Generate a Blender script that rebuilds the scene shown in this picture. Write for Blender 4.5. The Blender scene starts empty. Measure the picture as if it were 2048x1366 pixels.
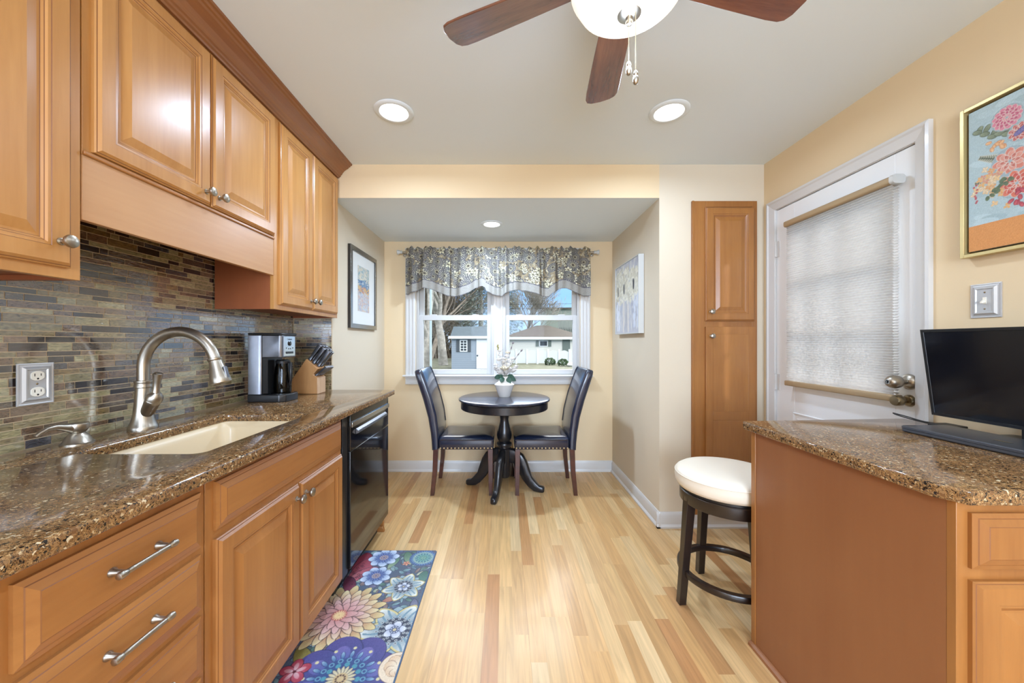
import bpy, bmesh, math, random
import numpy as np
from mathutils import Vector, Matrix, noise
R = math.radians
random.seed(7)
SC = bpy.context.scene
COL = SC.collection

# ------------------------------------------------------------------ camera, world, light, exposure
EYE = 1.242
FPX = 740.0                      # focal length in pixels of the 2048 px wide frame
cam_d = bpy.data.cameras.new('camera')
cam_d.sensor_width = 36.0
cam_d.lens = FPX / 2048 * 36.0
cam_d.shift_x = (1024 - 1008) / 2048
cam_d.shift_y = (685 - 683) / 2048
cam_d.clip_start = 0.02
cam_d.clip_end = 400
cam = bpy.data.objects.new('camera', cam_d)
COL.objects.link(cam)
cam.location = (0, 0, EYE)
cam.rotation_euler = (R(90), 0, 0)
SC.camera = cam
SC.view_settings.view_transform = 'Standard'
SC.view_settings.look = 'None'
SC.view_settings.gamma = 1.0
SC.view_settings.exposure = 0.36
SC.view_settings.use_curve_mapping = False
SC.cycles.max_bounces = 8
SC.cycles.diffuse_bounces = 5
SC.cycles.transparent_max_bounces = 12
SC.cycles.sample_clamp_indirect = 6.0
SC.cycles.caustics_reflective = False
SC.cycles.caustics_refractive = False

world = bpy.data.worlds.new('sky')
SC.world = world
world.use_nodes = True
wn, wl = world.node_tree.nodes, world.node_tree.links
wn.clear()
w_out = wn.new('ShaderNodeOutputWorld')
w_bg = wn.new('ShaderNodeBackground')
w_tc = wn.new('ShaderNodeTexCoord')
w_sep = wn.new('ShaderNodeSeparateXYZ')
w_rmp = wn.new('ShaderNodeValToRGB')
wl.new(w_tc.outputs['Generated'], w_sep.inputs[0])
wl.new(w_sep.outputs['Z'], w_rmp.inputs[0])
e = w_rmp.color_ramp.elements
e[0].position = 0.0; e[0].color = (0.55, 0.74, 0.98, 1)
e[1].position = 0.12; e[1].color = (0.29, 0.56, 1.0, 1)
x = e.new(0.24); x.color = (0.40, 0.64, 1.0, 1)
x = e.new(0.45); x.color = (1.0, 1.0, 1.0, 1)
w_m = wn.new('ShaderNodeMapRange')        # bright cloud high up
w_m.inputs['From Min'].default_value = 0.2
w_m.inputs['From Max'].default_value = 0.5
w_m.inputs['To Min'].default_value = 1.12
w_m.inputs['To Max'].default_value = 3.2
wl.new(w_sep.outputs['Z'], w_m.inputs['Value'])


def sky_glow(direction, lo, hi, amount):        # added out-of-view brightness around one direction, to light window and blind
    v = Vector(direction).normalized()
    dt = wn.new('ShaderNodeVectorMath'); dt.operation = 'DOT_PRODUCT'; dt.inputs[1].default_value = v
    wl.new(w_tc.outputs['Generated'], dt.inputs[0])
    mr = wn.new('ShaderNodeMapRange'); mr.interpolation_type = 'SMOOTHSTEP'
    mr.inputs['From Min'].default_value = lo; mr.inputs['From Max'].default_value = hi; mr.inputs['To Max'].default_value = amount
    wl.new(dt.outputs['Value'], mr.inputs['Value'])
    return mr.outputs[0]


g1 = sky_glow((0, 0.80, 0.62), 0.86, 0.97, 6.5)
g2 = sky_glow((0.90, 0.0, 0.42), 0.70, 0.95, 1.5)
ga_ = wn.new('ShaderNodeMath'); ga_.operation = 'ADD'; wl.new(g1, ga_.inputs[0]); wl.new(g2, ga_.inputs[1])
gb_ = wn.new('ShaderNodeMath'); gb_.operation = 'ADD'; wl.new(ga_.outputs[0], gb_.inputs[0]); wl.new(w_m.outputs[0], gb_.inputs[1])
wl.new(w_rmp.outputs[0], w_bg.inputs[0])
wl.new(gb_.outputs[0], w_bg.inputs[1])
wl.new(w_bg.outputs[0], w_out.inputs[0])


def lamp(name, kind, loc, energy, color=(1, 1, 1), rot=(0, 0, 0), **kw):
    d = bpy.data.lights.new(name, kind)
    d.energy = energy
    d.color = color
    for k, v in kw.items():
        setattr(d, k, v)
    o = bpy.data.objects.new(name, d)
    COL.objects.link(o)
    o.location = loc
    o.rotation_euler = rot
    return o


sun = lamp('sun', 'SUN', (8, -8, 12), 1.2, (1.0, 0.95, 0.88), angle=R(3))
sun.rotation_euler = Vector((-0.72, 0.62, -0.40)).to_track_quat('-Z', 'Y').to_euler()
LAMP_W = (0.72, 0.93, 1.22)
# recessed downlights: three in view, three unseen ones added behind the camera
for lx, ly, lz, pw in ((-0.57, 1.92, 2.425, 7), (0.855, 1.92, 2.425, 7), (-0.10, 3.03, 2.205, 17),
                       (-0.57, -0.55, 2.425, 12), (0.855, -0.55, 2.425, 12), (0.14, -2.0, 2.425, 12)):
    lamp('downlight', 'AREA', (lx, ly, lz), pw, LAMP_W, shape='DISK', size=0.13, spread=R(170))
lamp('fan_fill', 'POINT', (0.318, 0.94, 1.97), 3.2, LAMP_W, shadow_soft_size=0.08)  # unseen lamp added in the open air below the fan bowl
# added fill light before the windowless rear wall, standing in for daylight
lamp('rear_fill', 'AREA', (0.1, -2.93, 1.45), 128, (0.72, 0.93, 1.24), (R(90), 0, 0), shape='RECTANGLE', size=2.0, size_y=1.4)



# ------------------------------------------------------------------ helpers
def lin(c):
    return tuple((v / 12.92 if v <= 0.04045 else ((v + 0.055) / 1.055) ** 2.4) for v in c)


def rgb(r, g, b):
    return lin((r / 255, g / 255, b / 255))


ORG = {}


class MB:
    def __init__(s):
        s.v = []; s.f = []; s.m = []; s.c = []; s.col = None

    def add(s, vs, fs, m=0):
        b = len(s.v)
        s.v.extend([tuple(p) for p in vs])
        for f in fs:
            s.f.append([b + i for i in f]); s.m.append(m); s.c.append(s.col)
        return s

    def mark(s):
        return len(s.v)

    def xf(s, M, a=0):
        for i in range(a, len(s.v)):
            s.v[i] = tuple(M @ Vector(s.v[i]))
        return s

    def box(s, x0, x1, y0, y1, z0, z1, m=0):
        vs = [(x0, y0, z0), (x1, y0, z0), (x1, y1, z0), (x0, y1, z0), (x0, y0, z1), (x1, y0, z1), (x1, y1, z1), (x0, y1, z1)]
        return s.add(vs, [(0, 3, 2, 1), (4, 5, 6, 7), (0, 1, 5, 4), (1, 2, 6, 5), (2, 3, 7, 6), (3, 0, 4, 7)], m)

    def loft(s, loops, m=0, cap=True, closed=True, capm=None):
        n = len(loops[0]); vs = [p for l in loops for p in l]; fs = []
        for i in range(len(loops) - 1):
            for j in range(n if closed else n - 1):
                k = (j + 1) % n
                fs.append((i * n + j, i * n + k, (i + 1) * n + k, (i + 1) * n + j))
        s.add(vs, fs, m)
        if cap:
            b = len(s.v) - len(vs)
            cm = m if capm is None else capm
            s.f.append([b + j for j in reversed(range(n))]); s.m.append(cm); s.c.append(s.col)
            s.f.append([b + (len(loops) - 1) * n + j for j in range(n)]); s.m.append(cm); s.c.append(s.col)
        return s

    def lathe(s, prof, c=(0, 0, 0), n=32, axis=(0, 0, 1), m=0, cap=True):
        a = s.mark()
        loops = [[(r * math.cos(2 * math.pi * j / n), r * math.sin(2 * math.pi * j / n), z) for j in range(n)] for r, z in prof]
        s.loft(loops, m, cap)
        q = Vector((0, 0, 1)).rotation_difference(Vector(axis)).to_matrix().to_4x4()
        return s.xf(Matrix.Translation(c) @ q, a)

    def tube(s, pts, r, n=10, m=0, cap=True, flat=1.0):
        pts = [Vector(p) for p in pts]
        rs = r if isinstance(r, (list, tuple)) else [r] * len(pts)
        loops = []; up = None
        for i, p in enumerate(pts):
            t = (pts[min(i + 1, len(pts) - 1)] - pts[max(i - 1, 0)]).normalized()
            if up is None:
                up = Vector((0, 0, 1)) if abs(t.z) < 0.9 else Vector((1, 0, 0))
            sd = t.cross(up)
            if sd.length < 1e-5:
                up = Vector((0, 1, 0)); sd = t.cross(up)
            sd.normalize(); up = sd.cross(t).normalized()
            loops.append([p + (sd * math.cos(2 * math.pi * j / n) + up * math.sin(2 * math.pi * j / n) * flat) * rs[i] for j in range(n)])
        return s.loft(loops, m, cap)

    def prism(s, poly, plane, a, b, m=0):
        def P(u, v, w):
            return {'xy': (u, v, w), 'xz': (u, w, v), 'yz': (w, u, v)}[plane]
        return s.loft([[P(u, v, a) for u, v in poly], [P(u, v, b) for u, v in poly]], m)

    def ball(s, c, r, n=10, m=0, sc=(1, 1, 1)):
        k = n // 2 + 1
        a = s.mark()
        loops = [[(r * math.sin(math.pi * i / k) * math.cos(2 * math.pi * j / n), r * math.sin(math.pi * i / k) * math.sin(2 * math.pi * j / n), -r * math.cos(math.pi * i / k)) for j in range(n)] for i in range(1, k)]
        loops = [[(0.01 * p[0], 0.01 * p[1], -r) for p in loops[0]]] + loops + [[(0.01 * p[0], 0.01 * p[1], r) for p in loops[0]]]
        s.loft(loops, m)
        return s.xf(Matrix.Translation(c) @ Matrix.Diagonal((*sc, 1)), a)

    def build(s, name, mats, parent=None, bevel=0.0, smooth=40, loc=None, seg=2):
        me = bpy.data.meshes.new(name)
        org = Vector(ORG.get(parent.name, (0, 0, 0))) if parent else Vector(loc or (0, 0, 0))
        me.from_pydata([tuple(Vector(p) - org) for p in s.v], [], s.f)
        mats = mats if isinstance(mats, (list, tuple)) else [mats]
        for mm in mats:
            me.materials.append(mm)
        me.polygons.foreach_set('material_index', s.m)
        if any(c is not None for c in s.c):
            at = me.color_attributes.new('col', 'FLOAT_COLOR', 'CORNER')
            buf = []
            for f, c in zip(s.f, s.c):
                c = c or (0.5, 0.5, 0.5, 0)
                if len(c) == 3:
                    c = (*c, 0.0)
                buf.extend(list(c) * len(f))
            at.data.foreach_set('color', buf)
        bm = bmesh.new(); bm.from_mesh(me)
        bmesh.ops.recalc_face_normals(bm, faces=bm.faces)
        bm.to_mesh(me); bm.free()
        if smooth:
            me.polygons.foreach_set('use_smooth', [True] * len(me.polygons))
            me.set_sharp_from_angle(angle=R(smooth))
        o = bpy.data.objects.new(name, me)
        COL.objects.link(o)
        if parent:
            o.parent = parent
            ORG[o.name] = tuple(org)
        else:
            o.location = org
            ORG[o.name] = tuple(org)
        if bevel:
            b = o.modifiers.new('bevel', 'BEVEL')
            b.width = bevel; b.segments = seg; b.limit_method = 'ANGLE'; b.angle_limit = R(35)
            b.harden_normals = False
        return o


def tag(o, label=None, cat=None, group=None, kind=None):
    if label: o['label'] = label
    if cat: o['category'] = cat
    if group: o['group'] = group
    if kind: o['kind'] = kind
    return o


def thing(name, loc, label=None, cat=None, group=None, kind=None):
    o = bpy.data.objects.new(name, None)
    COL.objects.link(o)
    o.location = loc
    o.empty_display_size = 0.05
    ORG[o.name] = tuple(loc)
    return tag(o, label, cat, group, kind)


def struct(name, mb, m, bevel=0.0, smooth=40, loc=None):
    return tag(mb.build(name, m, None, bevel, smooth, loc), kind='structure')


def copy_tree(o, parent=None):
    c = o.copy()
    COL.objects.link(c)
    c.parent = parent
    for ch in list(o.children):
        copy_tree(ch, c)
    return c


def bx(x0, x1, y0, y1, z0, z1):
    return MB().box(x0, x1, y0, y1, z0, z1)


def rrect(cx, cy, hx, hy, r, n=5):
    out = []
    for qx, qy, a0 in ((1, 1, 0), (-1, 1, 90), (-1, -1, 180), (1, -1, 270)):
        for i in range(n + 1):
            a = R(a0 + 90 * i / n)
            out.append((cx + qx * (hx - r) + r * math.cos(a), cy + qy * (hy - r) + r * math.sin(a)))
    return out


# ------------------------------------------------------------------ materials
def new_mat(name):
    m = bpy.data.materials.new(name)
    m.use_nodes = True
    nt = m.node_tree
    return m, nt.nodes, nt.links, nt.nodes['Principled BSDF']


def plain(name, c, rough=0.5, metal=0.0, coat=0.0, spec=0.5, bump=0.0, bscale=200, var=0.0, vscale=6, emit=None):
    m, N, L, B = new_mat(name)
    B.inputs['Base Color'].default_value = (*c, 1)
    B.inputs['Roughness'].default_value = rough
    B.inputs['Metallic'].default_value = metal
    B.inputs['Coat Weight'].default_value = coat
    B.inputs['Coat Roughness'].default_value = 0.08
    B.inputs['Specular IOR Level'].default_value = spec
    tc = N.new('ShaderNodeTexCoord')
    if var:
        n = N.new('ShaderNodeTexNoise'); n.inputs['Scale'].default_value = vscale; n.inputs['Detail'].default_value = 4
        L.new(tc.outputs['Object'], n.inputs['Vector'])
        r = N.new('ShaderNodeValToRGB')
        r.color_ramp.elements[0].position = 0.3; r.color_ramp.elements[0].color = (*[v * (1 - var) for v in c], 1)
        r.color_ramp.elements[1].position = 0.7; r.color_ramp.elements[1].color = (*[min(1, v * (1 + var)) for v in c], 1)
        L.new(n.outputs['Fac'], r.inputs[0]); L.new(r.outputs[0], B.inputs['Base Color'])
    if bump:
        n2 = N.new('ShaderNodeTexNoise'); n2.inputs['Scale'].default_value = bscale; n2.inputs['Detail'].default_value = 3
        L.new(tc.outputs['Object'], n2.inputs['Vector'])
        b = N.new('ShaderNodeBump'); b.inputs['Strength'].default_value = bump; b.inputs['Distance'].default_value = 0.002
        L.new(n2.outputs['Fac'], b.inputs['Height']); L.new(b.outputs[0], B.inputs['Normal'])
    if emit:
        B.inputs['Emission Color'].default_value = (*c, 1)
        B.inputs['Emission Strength'].default_value = emit
    return m


def wood(name, c1, c2, axis='z', rough=0.34, coat=0.17, fine=1.0, strength=1.0):
    m, N, L, B = new_mat(name)
    tc = N.new('ShaderNodeTexCoord'); oi = N.new('ShaderNodeObjectInfo')
    mp = N.new('ShaderNodeMapping')
    sc = {'x': (0.9, 11, 11), 'y': (11, 0.9, 11), 'z': (11, 11, 0.9)}[axis]
    mp.inputs['Scale'].default_value = [v * fine for v in sc]
    add = N.new('ShaderNodeVectorMath'); add.operation = 'ADD'
    mul = N.new('ShaderNodeVectorMath'); mul.operation = 'SCALE'; mul.inputs['Scale'].default_value = 7.3
    cmb = N.new('ShaderNodeCombineXYZ')
    for k in range(3):
        L.new(oi.outputs['Random'], cmb.inputs[k])
    L.new(cmb.outputs[0], mul.inputs[0])
    L.new(tc.outputs['Object'], add.inputs[0]); L.new(mul.outputs[0], add.inputs[1])
    L.new(add.outputs[0], mp.inputs['Vector'])
    n = N.new('ShaderNodeTexNoise'); n.inputs['Scale'].default_value = 1.0; n.inputs['Detail'].default_value = 5; n.inputs['Distortion'].default_value = 0.7
    L.new(mp.outputs[0], n.inputs['Vector'])
    n2 = N.new('ShaderNodeTexNoise'); n2.inputs['Scale'].default_value = 9.0; n2.inputs['Detail'].default_value = 6
    L.new(mp.outputs[0], n2.inputs['Vector'])
    n3 = N.new('ShaderNodeTexNoise'); n3.inputs['Scale'].default_value = 3.0; n3.inputs['Detail'].default_value = 2
    L.new(add.outputs[0], n3.inputs['Vector'])
    a1 = N.new('ShaderNodeMath'); a1.operation = 'MULTIPLY_ADD'; a1.inputs[1].default_value = 0.55 * strength
    L.new(n.outputs['Fac'], a1.inputs[0])
    a2 = N.new('ShaderNodeMath'); a2.operation = 'MULTIPLY_ADD'; a2.inputs[1].default_value = 0.25 * strength
    L.new(n2.outputs['Fac'], a2.inputs[0]); a2.inputs[2].default_value = 0.5 - 0.6 * strength
    a3 = N.new('ShaderNodeMath'); a3.operation = 'MULTIPLY_ADD'; a3.inputs[1].default_value = 0.4 * strength
    L.new(n3.outputs['Fac'], a3.inputs[0]); L.new(a2.outputs[0], a3.inputs[2]); L.new(a3.outputs[0], a1.inputs[2])
    r = N.new('ShaderNodeValToRGB')
    r.color_ramp.elements[0].position = 0.32; r.color_ramp.elements[0].color = (*c2, 1)
    r.color_ramp.elements[1].position = 0.68; r.color_ramp.elements[1].color = (*c1, 1)
    L.new(a1.outputs[0], r.inputs[0]); L.new(r.outputs[0], B.inputs['Base Color'])
    B.inputs['Roughness'].default_value = rough
    B.inputs['Coat Weight'].default_value = coat
    B.inputs['Coat Roughness'].default_value = 0.24
    b = N.new('ShaderNodeBump'); b.inputs['Strength'].default_value = 0.06; b.inputs['Distance'].default_value = 0.001
    L.new(n2.outputs['Fac'], b.inputs['Height']); L.new(b.outputs[0], B.inputs['Normal'])
    return m


def attr_mat(name, rough=0.5, coat=0.0, grain=None, gsc=(60, 3, 60), gamt=0.25, bump=0.0, bsc=(80, 80, 80), metal=0.0, spec=0.5, use_alpha=True, gdetail=6, streak=None):
    m, N, L, B = new_mat(name)
    at = N.new('ShaderNodeAttribute'); at.attribute_name = 'col'
    tc = N.new('ShaderNodeTexCoord')
    vec = tc.outputs['Object']
    if use_alpha:
        cmb = N.new('ShaderNodeCombineXYZ'); ml = N.new('ShaderNodeMath'); ml.operation = 'MULTIPLY'; ml.inputs[1].default_value = 31.7
        L.new(at.outputs['Alpha'], ml.inputs[0])
        for k in range(3):
            L.new(ml.outputs[0], cmb.inputs[k])
        ad = N.new('ShaderNodeVectorMath'); L.new(vec, ad.inputs[0]); L.new(cmb.outputs[0], ad.inputs[1])
        vec = ad.outputs[0]
    if grain:
        mp = N.new('ShaderNodeMapping'); mp.inputs['Scale'].default_value = gsc
        L.new(vec, mp.inputs['Vector'])
        n = N.new('ShaderNodeTexNoise'); n.inputs['Scale'].default_value = 1; n.inputs['Detail'].default_value = gdetail; n.inputs['Distortion'].default_value = grain
        L.new(mp.outputs[0], n.inputs['Vector'])
        mr = N.new('ShaderNodeMapRange'); mr.inputs['From Min'].default_value = 0.3; mr.inputs['From Max'].default_value = 0.7
        mr.inputs['To Min'].default_value = 1 - gamt; mr.inputs['To Max'].default_value = 1 + gamt
        L.new(n.outputs['Fac'], mr.inputs['Value'])
        vm = N.new('ShaderNodeVectorMath'); vm.operation = 'SCALE'
        L.new(at.outputs['Color'], vm.inputs[0]); L.new(mr.outputs[0], vm.inputs['Scale'])
        L.new(vm.outputs[0], B.inputs['Base Color'])
    else:
        L.new(at.outputs['Color'], B.inputs['Base Color'])
    if bump:
        mp2 = N.new('ShaderNodeMapping'); mp2.inputs['Scale'].default_value = bsc
        L.new(vec, mp2.inputs['Vector'])
        n2 = N.new('ShaderNodeTexNoise'); n2.inputs['Scale'].default_value = 1; n2.inputs['Detail'].default_value = 3
        L.new(mp2.outputs[0], n2.inputs['Vector'])
        b = N.new('ShaderNodeBump'); b.inputs['Strength'].default_value = bump; b.inputs['Distance'].default_value = 0.003
        L.new(n2.outputs['Fac'], b.inputs['Height']); L.new(b.outputs[0], B.inputs['Normal'])
    B.inputs['Roughness'].default_value = rough
    B.inputs['Coat Weight'].default_value = coat
    B.inputs['Coat Roughness'].default_value = 0.1
    B.inputs['Metallic'].default_value = metal
    B.inputs['Specular IOR Level'].default_value = spec
    return m


def stone(name):
    m, N, L, B = new_mat(name)
    tc = N.new('ShaderNodeTexCoord')
    def cells(scale, stops, w=0.0):
        v = N.new('ShaderNodeTexVoronoi'); v.inputs['Scale'].default_value = scale; v.inputs['Randomness'].default_value = 1
        nz = N.new('ShaderNodeTexNoise'); nz.inputs['Scale'].default_value = scale * 0.7
        mx = N.new('ShaderNodeMixRGB'); mx.blend_type = 'ADD'; mx.inputs[0].default_value = 0.012
        L.new(tc.outputs['Object'], nz.inputs['Vector'])
        L.new(tc.outputs['Object'], mx.inputs[1]); L.new(nz.outputs['Color'], mx.inputs[2])
        L.new(mx.outputs[0], v.inputs['Vector'])
        sp = N.new('ShaderNodeSeparateXYZ'); L.new(v.outputs['Color'], sp.inputs[0])
        r = N.new('ShaderNodeValToRGB'); r.color_ramp.interpolation = 'CONSTANT'
        el = r.color_ramp.elements
        el[0].position = 0; el[0].color = (*stops[0][1], 1)
        el[1].position = stops[1][0]; el[1].color = (*stops[1][1], 1)
        for p, c in stops[2:]:
            q = el.new(p); q.color = (*c, 1)
        L.new(sp.outputs[0], r.inputs[0])
        return r, sp
    a, _ = cells(420, [(0, rgb(50, 38, 28)), (0.12, rgb(110, 78, 48)), (0.36, rgb(140, 102, 62)), (0.62, rgb(160, 122, 78)), (0.86, rgb(92, 80, 66)), (0.95, rgb(190, 156, 108))])
    b, sb = cells(210, [(0, rgb(36, 30, 26)), (0.3, rgb(122, 86, 54)), (0.6, rgb(152, 116, 78)), (0.85, rgb(196, 170, 130)), (0.93, rgb(214, 196, 162))])
    gt = N.new('ShaderNodeMath'); gt.operation = 'GREATER_THAN'; gt.inputs[1].default_value = 0.72
    L.new(sb.outputs[1], gt.inputs[0])
    mx = N.new('ShaderNodeMixRGB'); L.new(gt.outputs[0], mx.inputs[0]); L.new(a.outputs[0], mx.inputs[1]); L.new(b.outputs[0], mx.inputs[2])
    big = N.new('ShaderNodeTexNoise'); big.inputs['Scale'].default_value = 14
    L.new(tc.outputs['Object'], big.inputs['Vector'])
    m2 = N.new('ShaderNodeMixRGB'); m2.blend_type = 'MULTIPLY'; m2.inputs[0].default_value = 0.5
    rr = N.new('ShaderNodeValToRGB'); rr.color_ramp.elements[0].position = 0.35; rr.color_ramp.elements[0].color = (0.55, 0.52, 0.5, 1); rr.color_ramp.elements[1].position = 0.6; rr.color_ramp.elements[1].color = (1, 1, 1, 1)
    L.new(big.outputs['Fac'], rr.inputs[0]); L.new(mx.outputs[0], m2.inputs[1]); L.new(rr.outputs[0], m2.inputs[2])
    L.new(m2.outputs[0], B.inputs['Base Color'])
    B.inputs['Roughness'].default_value = 0.10
    B.inputs['Specular IOR Level'].default_value = 0.6
    return m


def glass(name, tint=(1, 1, 1), rough=0.0, refl=1.0):
    m = bpy.data.materials.new(name); m.use_nodes = True
    N, L = m.node_tree.nodes, m.node_tree.links
    N.clear()
    o = N.new('ShaderNodeOutputMaterial'); t = N.new('ShaderNodeBsdfTransparent'); g = N.new('ShaderNodeBsdfGlossy')
    t.inputs[0].default_value = (*tint, 1); g.inputs['Roughness'].default_value = rough
    fr = N.new('ShaderNodeFresnel'); fr.inputs['IOR'].default_value = 1.45
    ml = N.new('ShaderNodeMath'); ml.operation = 'MULTIPLY'; ml.inputs[1].default_value = refl
    mx = N.new('ShaderNodeMixShader')
    ge = N.new('ShaderNodeNewGeometry'); iv = N.new('ShaderNodeMath'); iv.operation = 'SUBTRACT'; iv.inputs[0].default_value = 1.0
    m3 = N.new('ShaderNodeMath'); m3.operation = 'MULTIPLY'
    L.new(ge.outputs['Backfacing'], iv.inputs[1]); L.new(fr.outputs[0], m3.inputs[0]); L.new(iv.outputs[0], m3.inputs[1]); L.new(m3.outputs[0], ml.inputs[0]); L.new(ml.outputs[0], mx.inputs[0]); L.new(t.outputs[0], mx.inputs[1]); L.new(g.outputs[0], mx.inputs[2]); L.new(mx.outputs[0], o.inputs[0])
    return m


def translucent(name, c, amt=0.6, tc=None):
    m = bpy.data.materials.new(name); m.use_nodes = True
    N, L = m.node_tree.nodes, m.node_tree.links
    N.clear()
    o = N.new('ShaderNodeOutputMaterial'); d = N.new('ShaderNodeBsdfDiffuse'); t = N.new('ShaderNodeBsdfTranslucent')
    d.inputs[0].default_value = (*c, 1); t.inputs[0].default_value = (*(tc or c), 1)

    mx = N.new('ShaderNodeMixShader'); mx.inputs[0].default_value = amt
    L.new(d.outputs[0], mx.inputs[1]); L.new(t.outputs[0], mx.inputs[2]); L.new(mx.outputs[0], o.inputs[0])
    return m


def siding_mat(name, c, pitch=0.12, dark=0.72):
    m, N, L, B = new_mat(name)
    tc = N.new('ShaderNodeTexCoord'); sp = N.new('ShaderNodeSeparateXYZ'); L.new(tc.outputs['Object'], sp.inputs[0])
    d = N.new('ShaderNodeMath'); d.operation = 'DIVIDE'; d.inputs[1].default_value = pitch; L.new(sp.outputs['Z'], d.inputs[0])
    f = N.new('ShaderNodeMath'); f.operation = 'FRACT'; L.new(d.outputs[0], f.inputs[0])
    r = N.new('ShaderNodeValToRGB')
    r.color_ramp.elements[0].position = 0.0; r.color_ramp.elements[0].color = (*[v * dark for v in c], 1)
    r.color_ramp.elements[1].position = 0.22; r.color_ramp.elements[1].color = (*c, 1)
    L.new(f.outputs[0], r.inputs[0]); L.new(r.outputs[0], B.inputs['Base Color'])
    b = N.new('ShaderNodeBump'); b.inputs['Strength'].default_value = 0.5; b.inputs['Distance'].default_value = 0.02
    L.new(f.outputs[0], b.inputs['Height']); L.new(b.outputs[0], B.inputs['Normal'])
    B.inputs['Roughness'].default_value = 0.6
    return m


M = {}
M['wall'] = plain('warm_tan_wall_paint', rgb(222, 198, 160), 0.75, bump=0.05, bscale=300)
M['nookwall'] = plain('light_tan_wall_paint', rgb(211, 197, 174), 0.75, bump=0.05, bscale=300)
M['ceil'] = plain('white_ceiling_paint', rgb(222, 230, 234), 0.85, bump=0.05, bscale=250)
M['trim'] = plain('white_gloss_trim', rgb(208, 205, 201), 0.35, coat=0.1)
M['doorwhite'] = plain('white_door_paint', rgb(232, 232, 231), 0.3, coat=0.15)
M['vinyl'] = plain('white_window_vinyl', rgb(192, 190, 187), 0.35)
mapA, mapB = rgb(200, 147, 86), rgb(176, 121, 62)
M['wz'] = wood('maple_vertical_grain', mapA, mapB, 'z')
M['wy'] = wood('maple_lengthwise_grain', mapA, mapB, 'y')
M['wx'] = wood('maple_cross_grain', mapA, mapB, 'x')
lowA, lowB = rgb(173, 118, 64), rgb(149, 95, 48)
M['lz'] = wood('base_maple_vertical_grain', lowA, lowB, 'z')
M['ly'] = wood('base_maple_lengthwise_grain', lowA, lowB, 'y')
M['lx'] = wood('base_maple_cross_grain', lowA, lowB, 'x')
M['valance'] = wood('pale_maple_board', rgb(200, 154, 108), rgb(184, 134, 88), 'y', 0.4, 0.1, 0.8)
M['crown'] = wood('crown_maple', rgb(150, 96, 54), rgb(126, 76, 40), 'y', 0.3, 0.3)
M['moulding_line'] = plain('dark_moulding_line', rgb(128, 78, 40), 0.4, coat=0.2)  # darker brown lines on the steps of door and drawer profiles
M['endpanel'] = wood('reddish_veneer_panel', rgb(148, 96, 58), rgb(138, 86, 50), 'z', 0.42, 0.08, 0.5, 0.8)
M['inside'] = wood('cabinet_side_veneer', rgb(150, 84, 46), rgb(134, 72, 38), 'z', 0.5, 0.05, 0.5)
M['pantry'] = wood('pantry_maple', rgb(164, 110, 56), rgb(142, 90, 44), 'z')
M['stone'] = stone('speckled_brown_quartz')
M['nickel'] = plain('satin_nickel', rgb(170, 161, 147), 0.34, metal=1.0, bump=0.03, bscale=600)
M['nickel_dark'] = plain('aged_brass_nickel', rgb(150, 134, 106), 0.3, metal=1.0)
M['chrome'] = plain('polished_steel', rgb(205, 206, 208), 0.15, metal=1.0)
M['steel'] = plain('brushed_steel', rgb(126, 126, 130), 0.36, metal=1.0, var=0.08, vscale=30)
M['blackgloss'] = plain('black_gloss', (0.006, 0.006, 0.007), 0.06, coat=0.3)
M['blackplastic'] = plain('black_plastic', (0.012, 0.012, 0.013), 0.3)
M['blackpaint'] = plain('black_satin_paint', (0.012, 0.012, 0.015), 0.28, coat=0.2)
M['slot'] = plain('dark_slot', (0.02, 0.017, 0.014), 0.6)
M['sink'] = plain('bisque_composite_sink', rgb(226, 204, 168), 0.35, coat=0.1)
M['ivory'] = plain('ivory_plastic', rgb(233, 226, 210), 0.35)
M['plate'] = plain('pewter_cover_plate', rgb(190, 188, 186), 0.38, metal=0.35)
M['leather'] = plain('dark_navy_leather', rgb(27, 34, 54), 0.20, spec=0.8, coat=0.25, bump=0.12, bscale=220)
M['chairleg'] = plain('dark_cherry_wood', rgb(72, 34, 22), 0.3, coat=0.3, var=0.3, vscale=20)
M['espresso'] = plain('espresso_wood', rgb(34, 25, 21), 0.3, coat=0.3)
M['brass'] = plain('aged_brass', rgb(214, 188, 140), 0.42, metal=0.7)
M['cream'] = plain('cream_leather', rgb(233, 222, 203), 0.4, coat=0.1, bump=0.08, bscale=180)
M['tabletop'] = plain('worn_black_table_top', rgb(36, 43, 60), 0.20, coat=0.3, var=0.35, vscale=12)
M['ceramic'] = plain('white_ceramic', rgb(235, 230, 222), 0.18, coat=0.3)
M['petal'] = plain('white_silk_petal', rgb(240, 236, 232), 0.7)
M['petalc'] = plain('cream_silk_petal', rgb(238, 228, 204), 0.7)
M['bud'] = plain('mauve_grey_bud', rgb(118, 106, 110), 0.7)
M['budy'] = plain('yellow_green_bud', rgb(168, 160, 104), 0.7)
M['leaf'] = plain('dark_green_leaf', rgb(58, 92, 76), 0.5)
M['stem'] = plain('grey_green_stem', rgb(104, 118, 100), 0.6)
M['tan_rail'] = plain('tan_metal_rail', rgb(170, 146, 112), 0.4, metal=0.3)
M['blind'] = translucent('pleated_shade_fabric', rgb(222, 218, 212), 0.60, rgb(224, 220, 216))
M['blindback'] = translucent('pleated_shade_back', rgb(235, 233, 230), 0.90, rgb(240, 238, 236))
M['glass'] = glass('window_glass', (0.97, 0.98, 0.98), 0.0, 0.12)
M['pglass'] = glass('picture_glass', (1, 1, 1), 0.02, 0.5)
M['bowl'] = plain('lit_alabaster_glass', rgb(255, 247, 232), 0.3, emit=0.55)
M['bulb'] = plain('lit_diffuser', (1.0, 0.96, 0.9), 0.4, emit=5.0)
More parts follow.
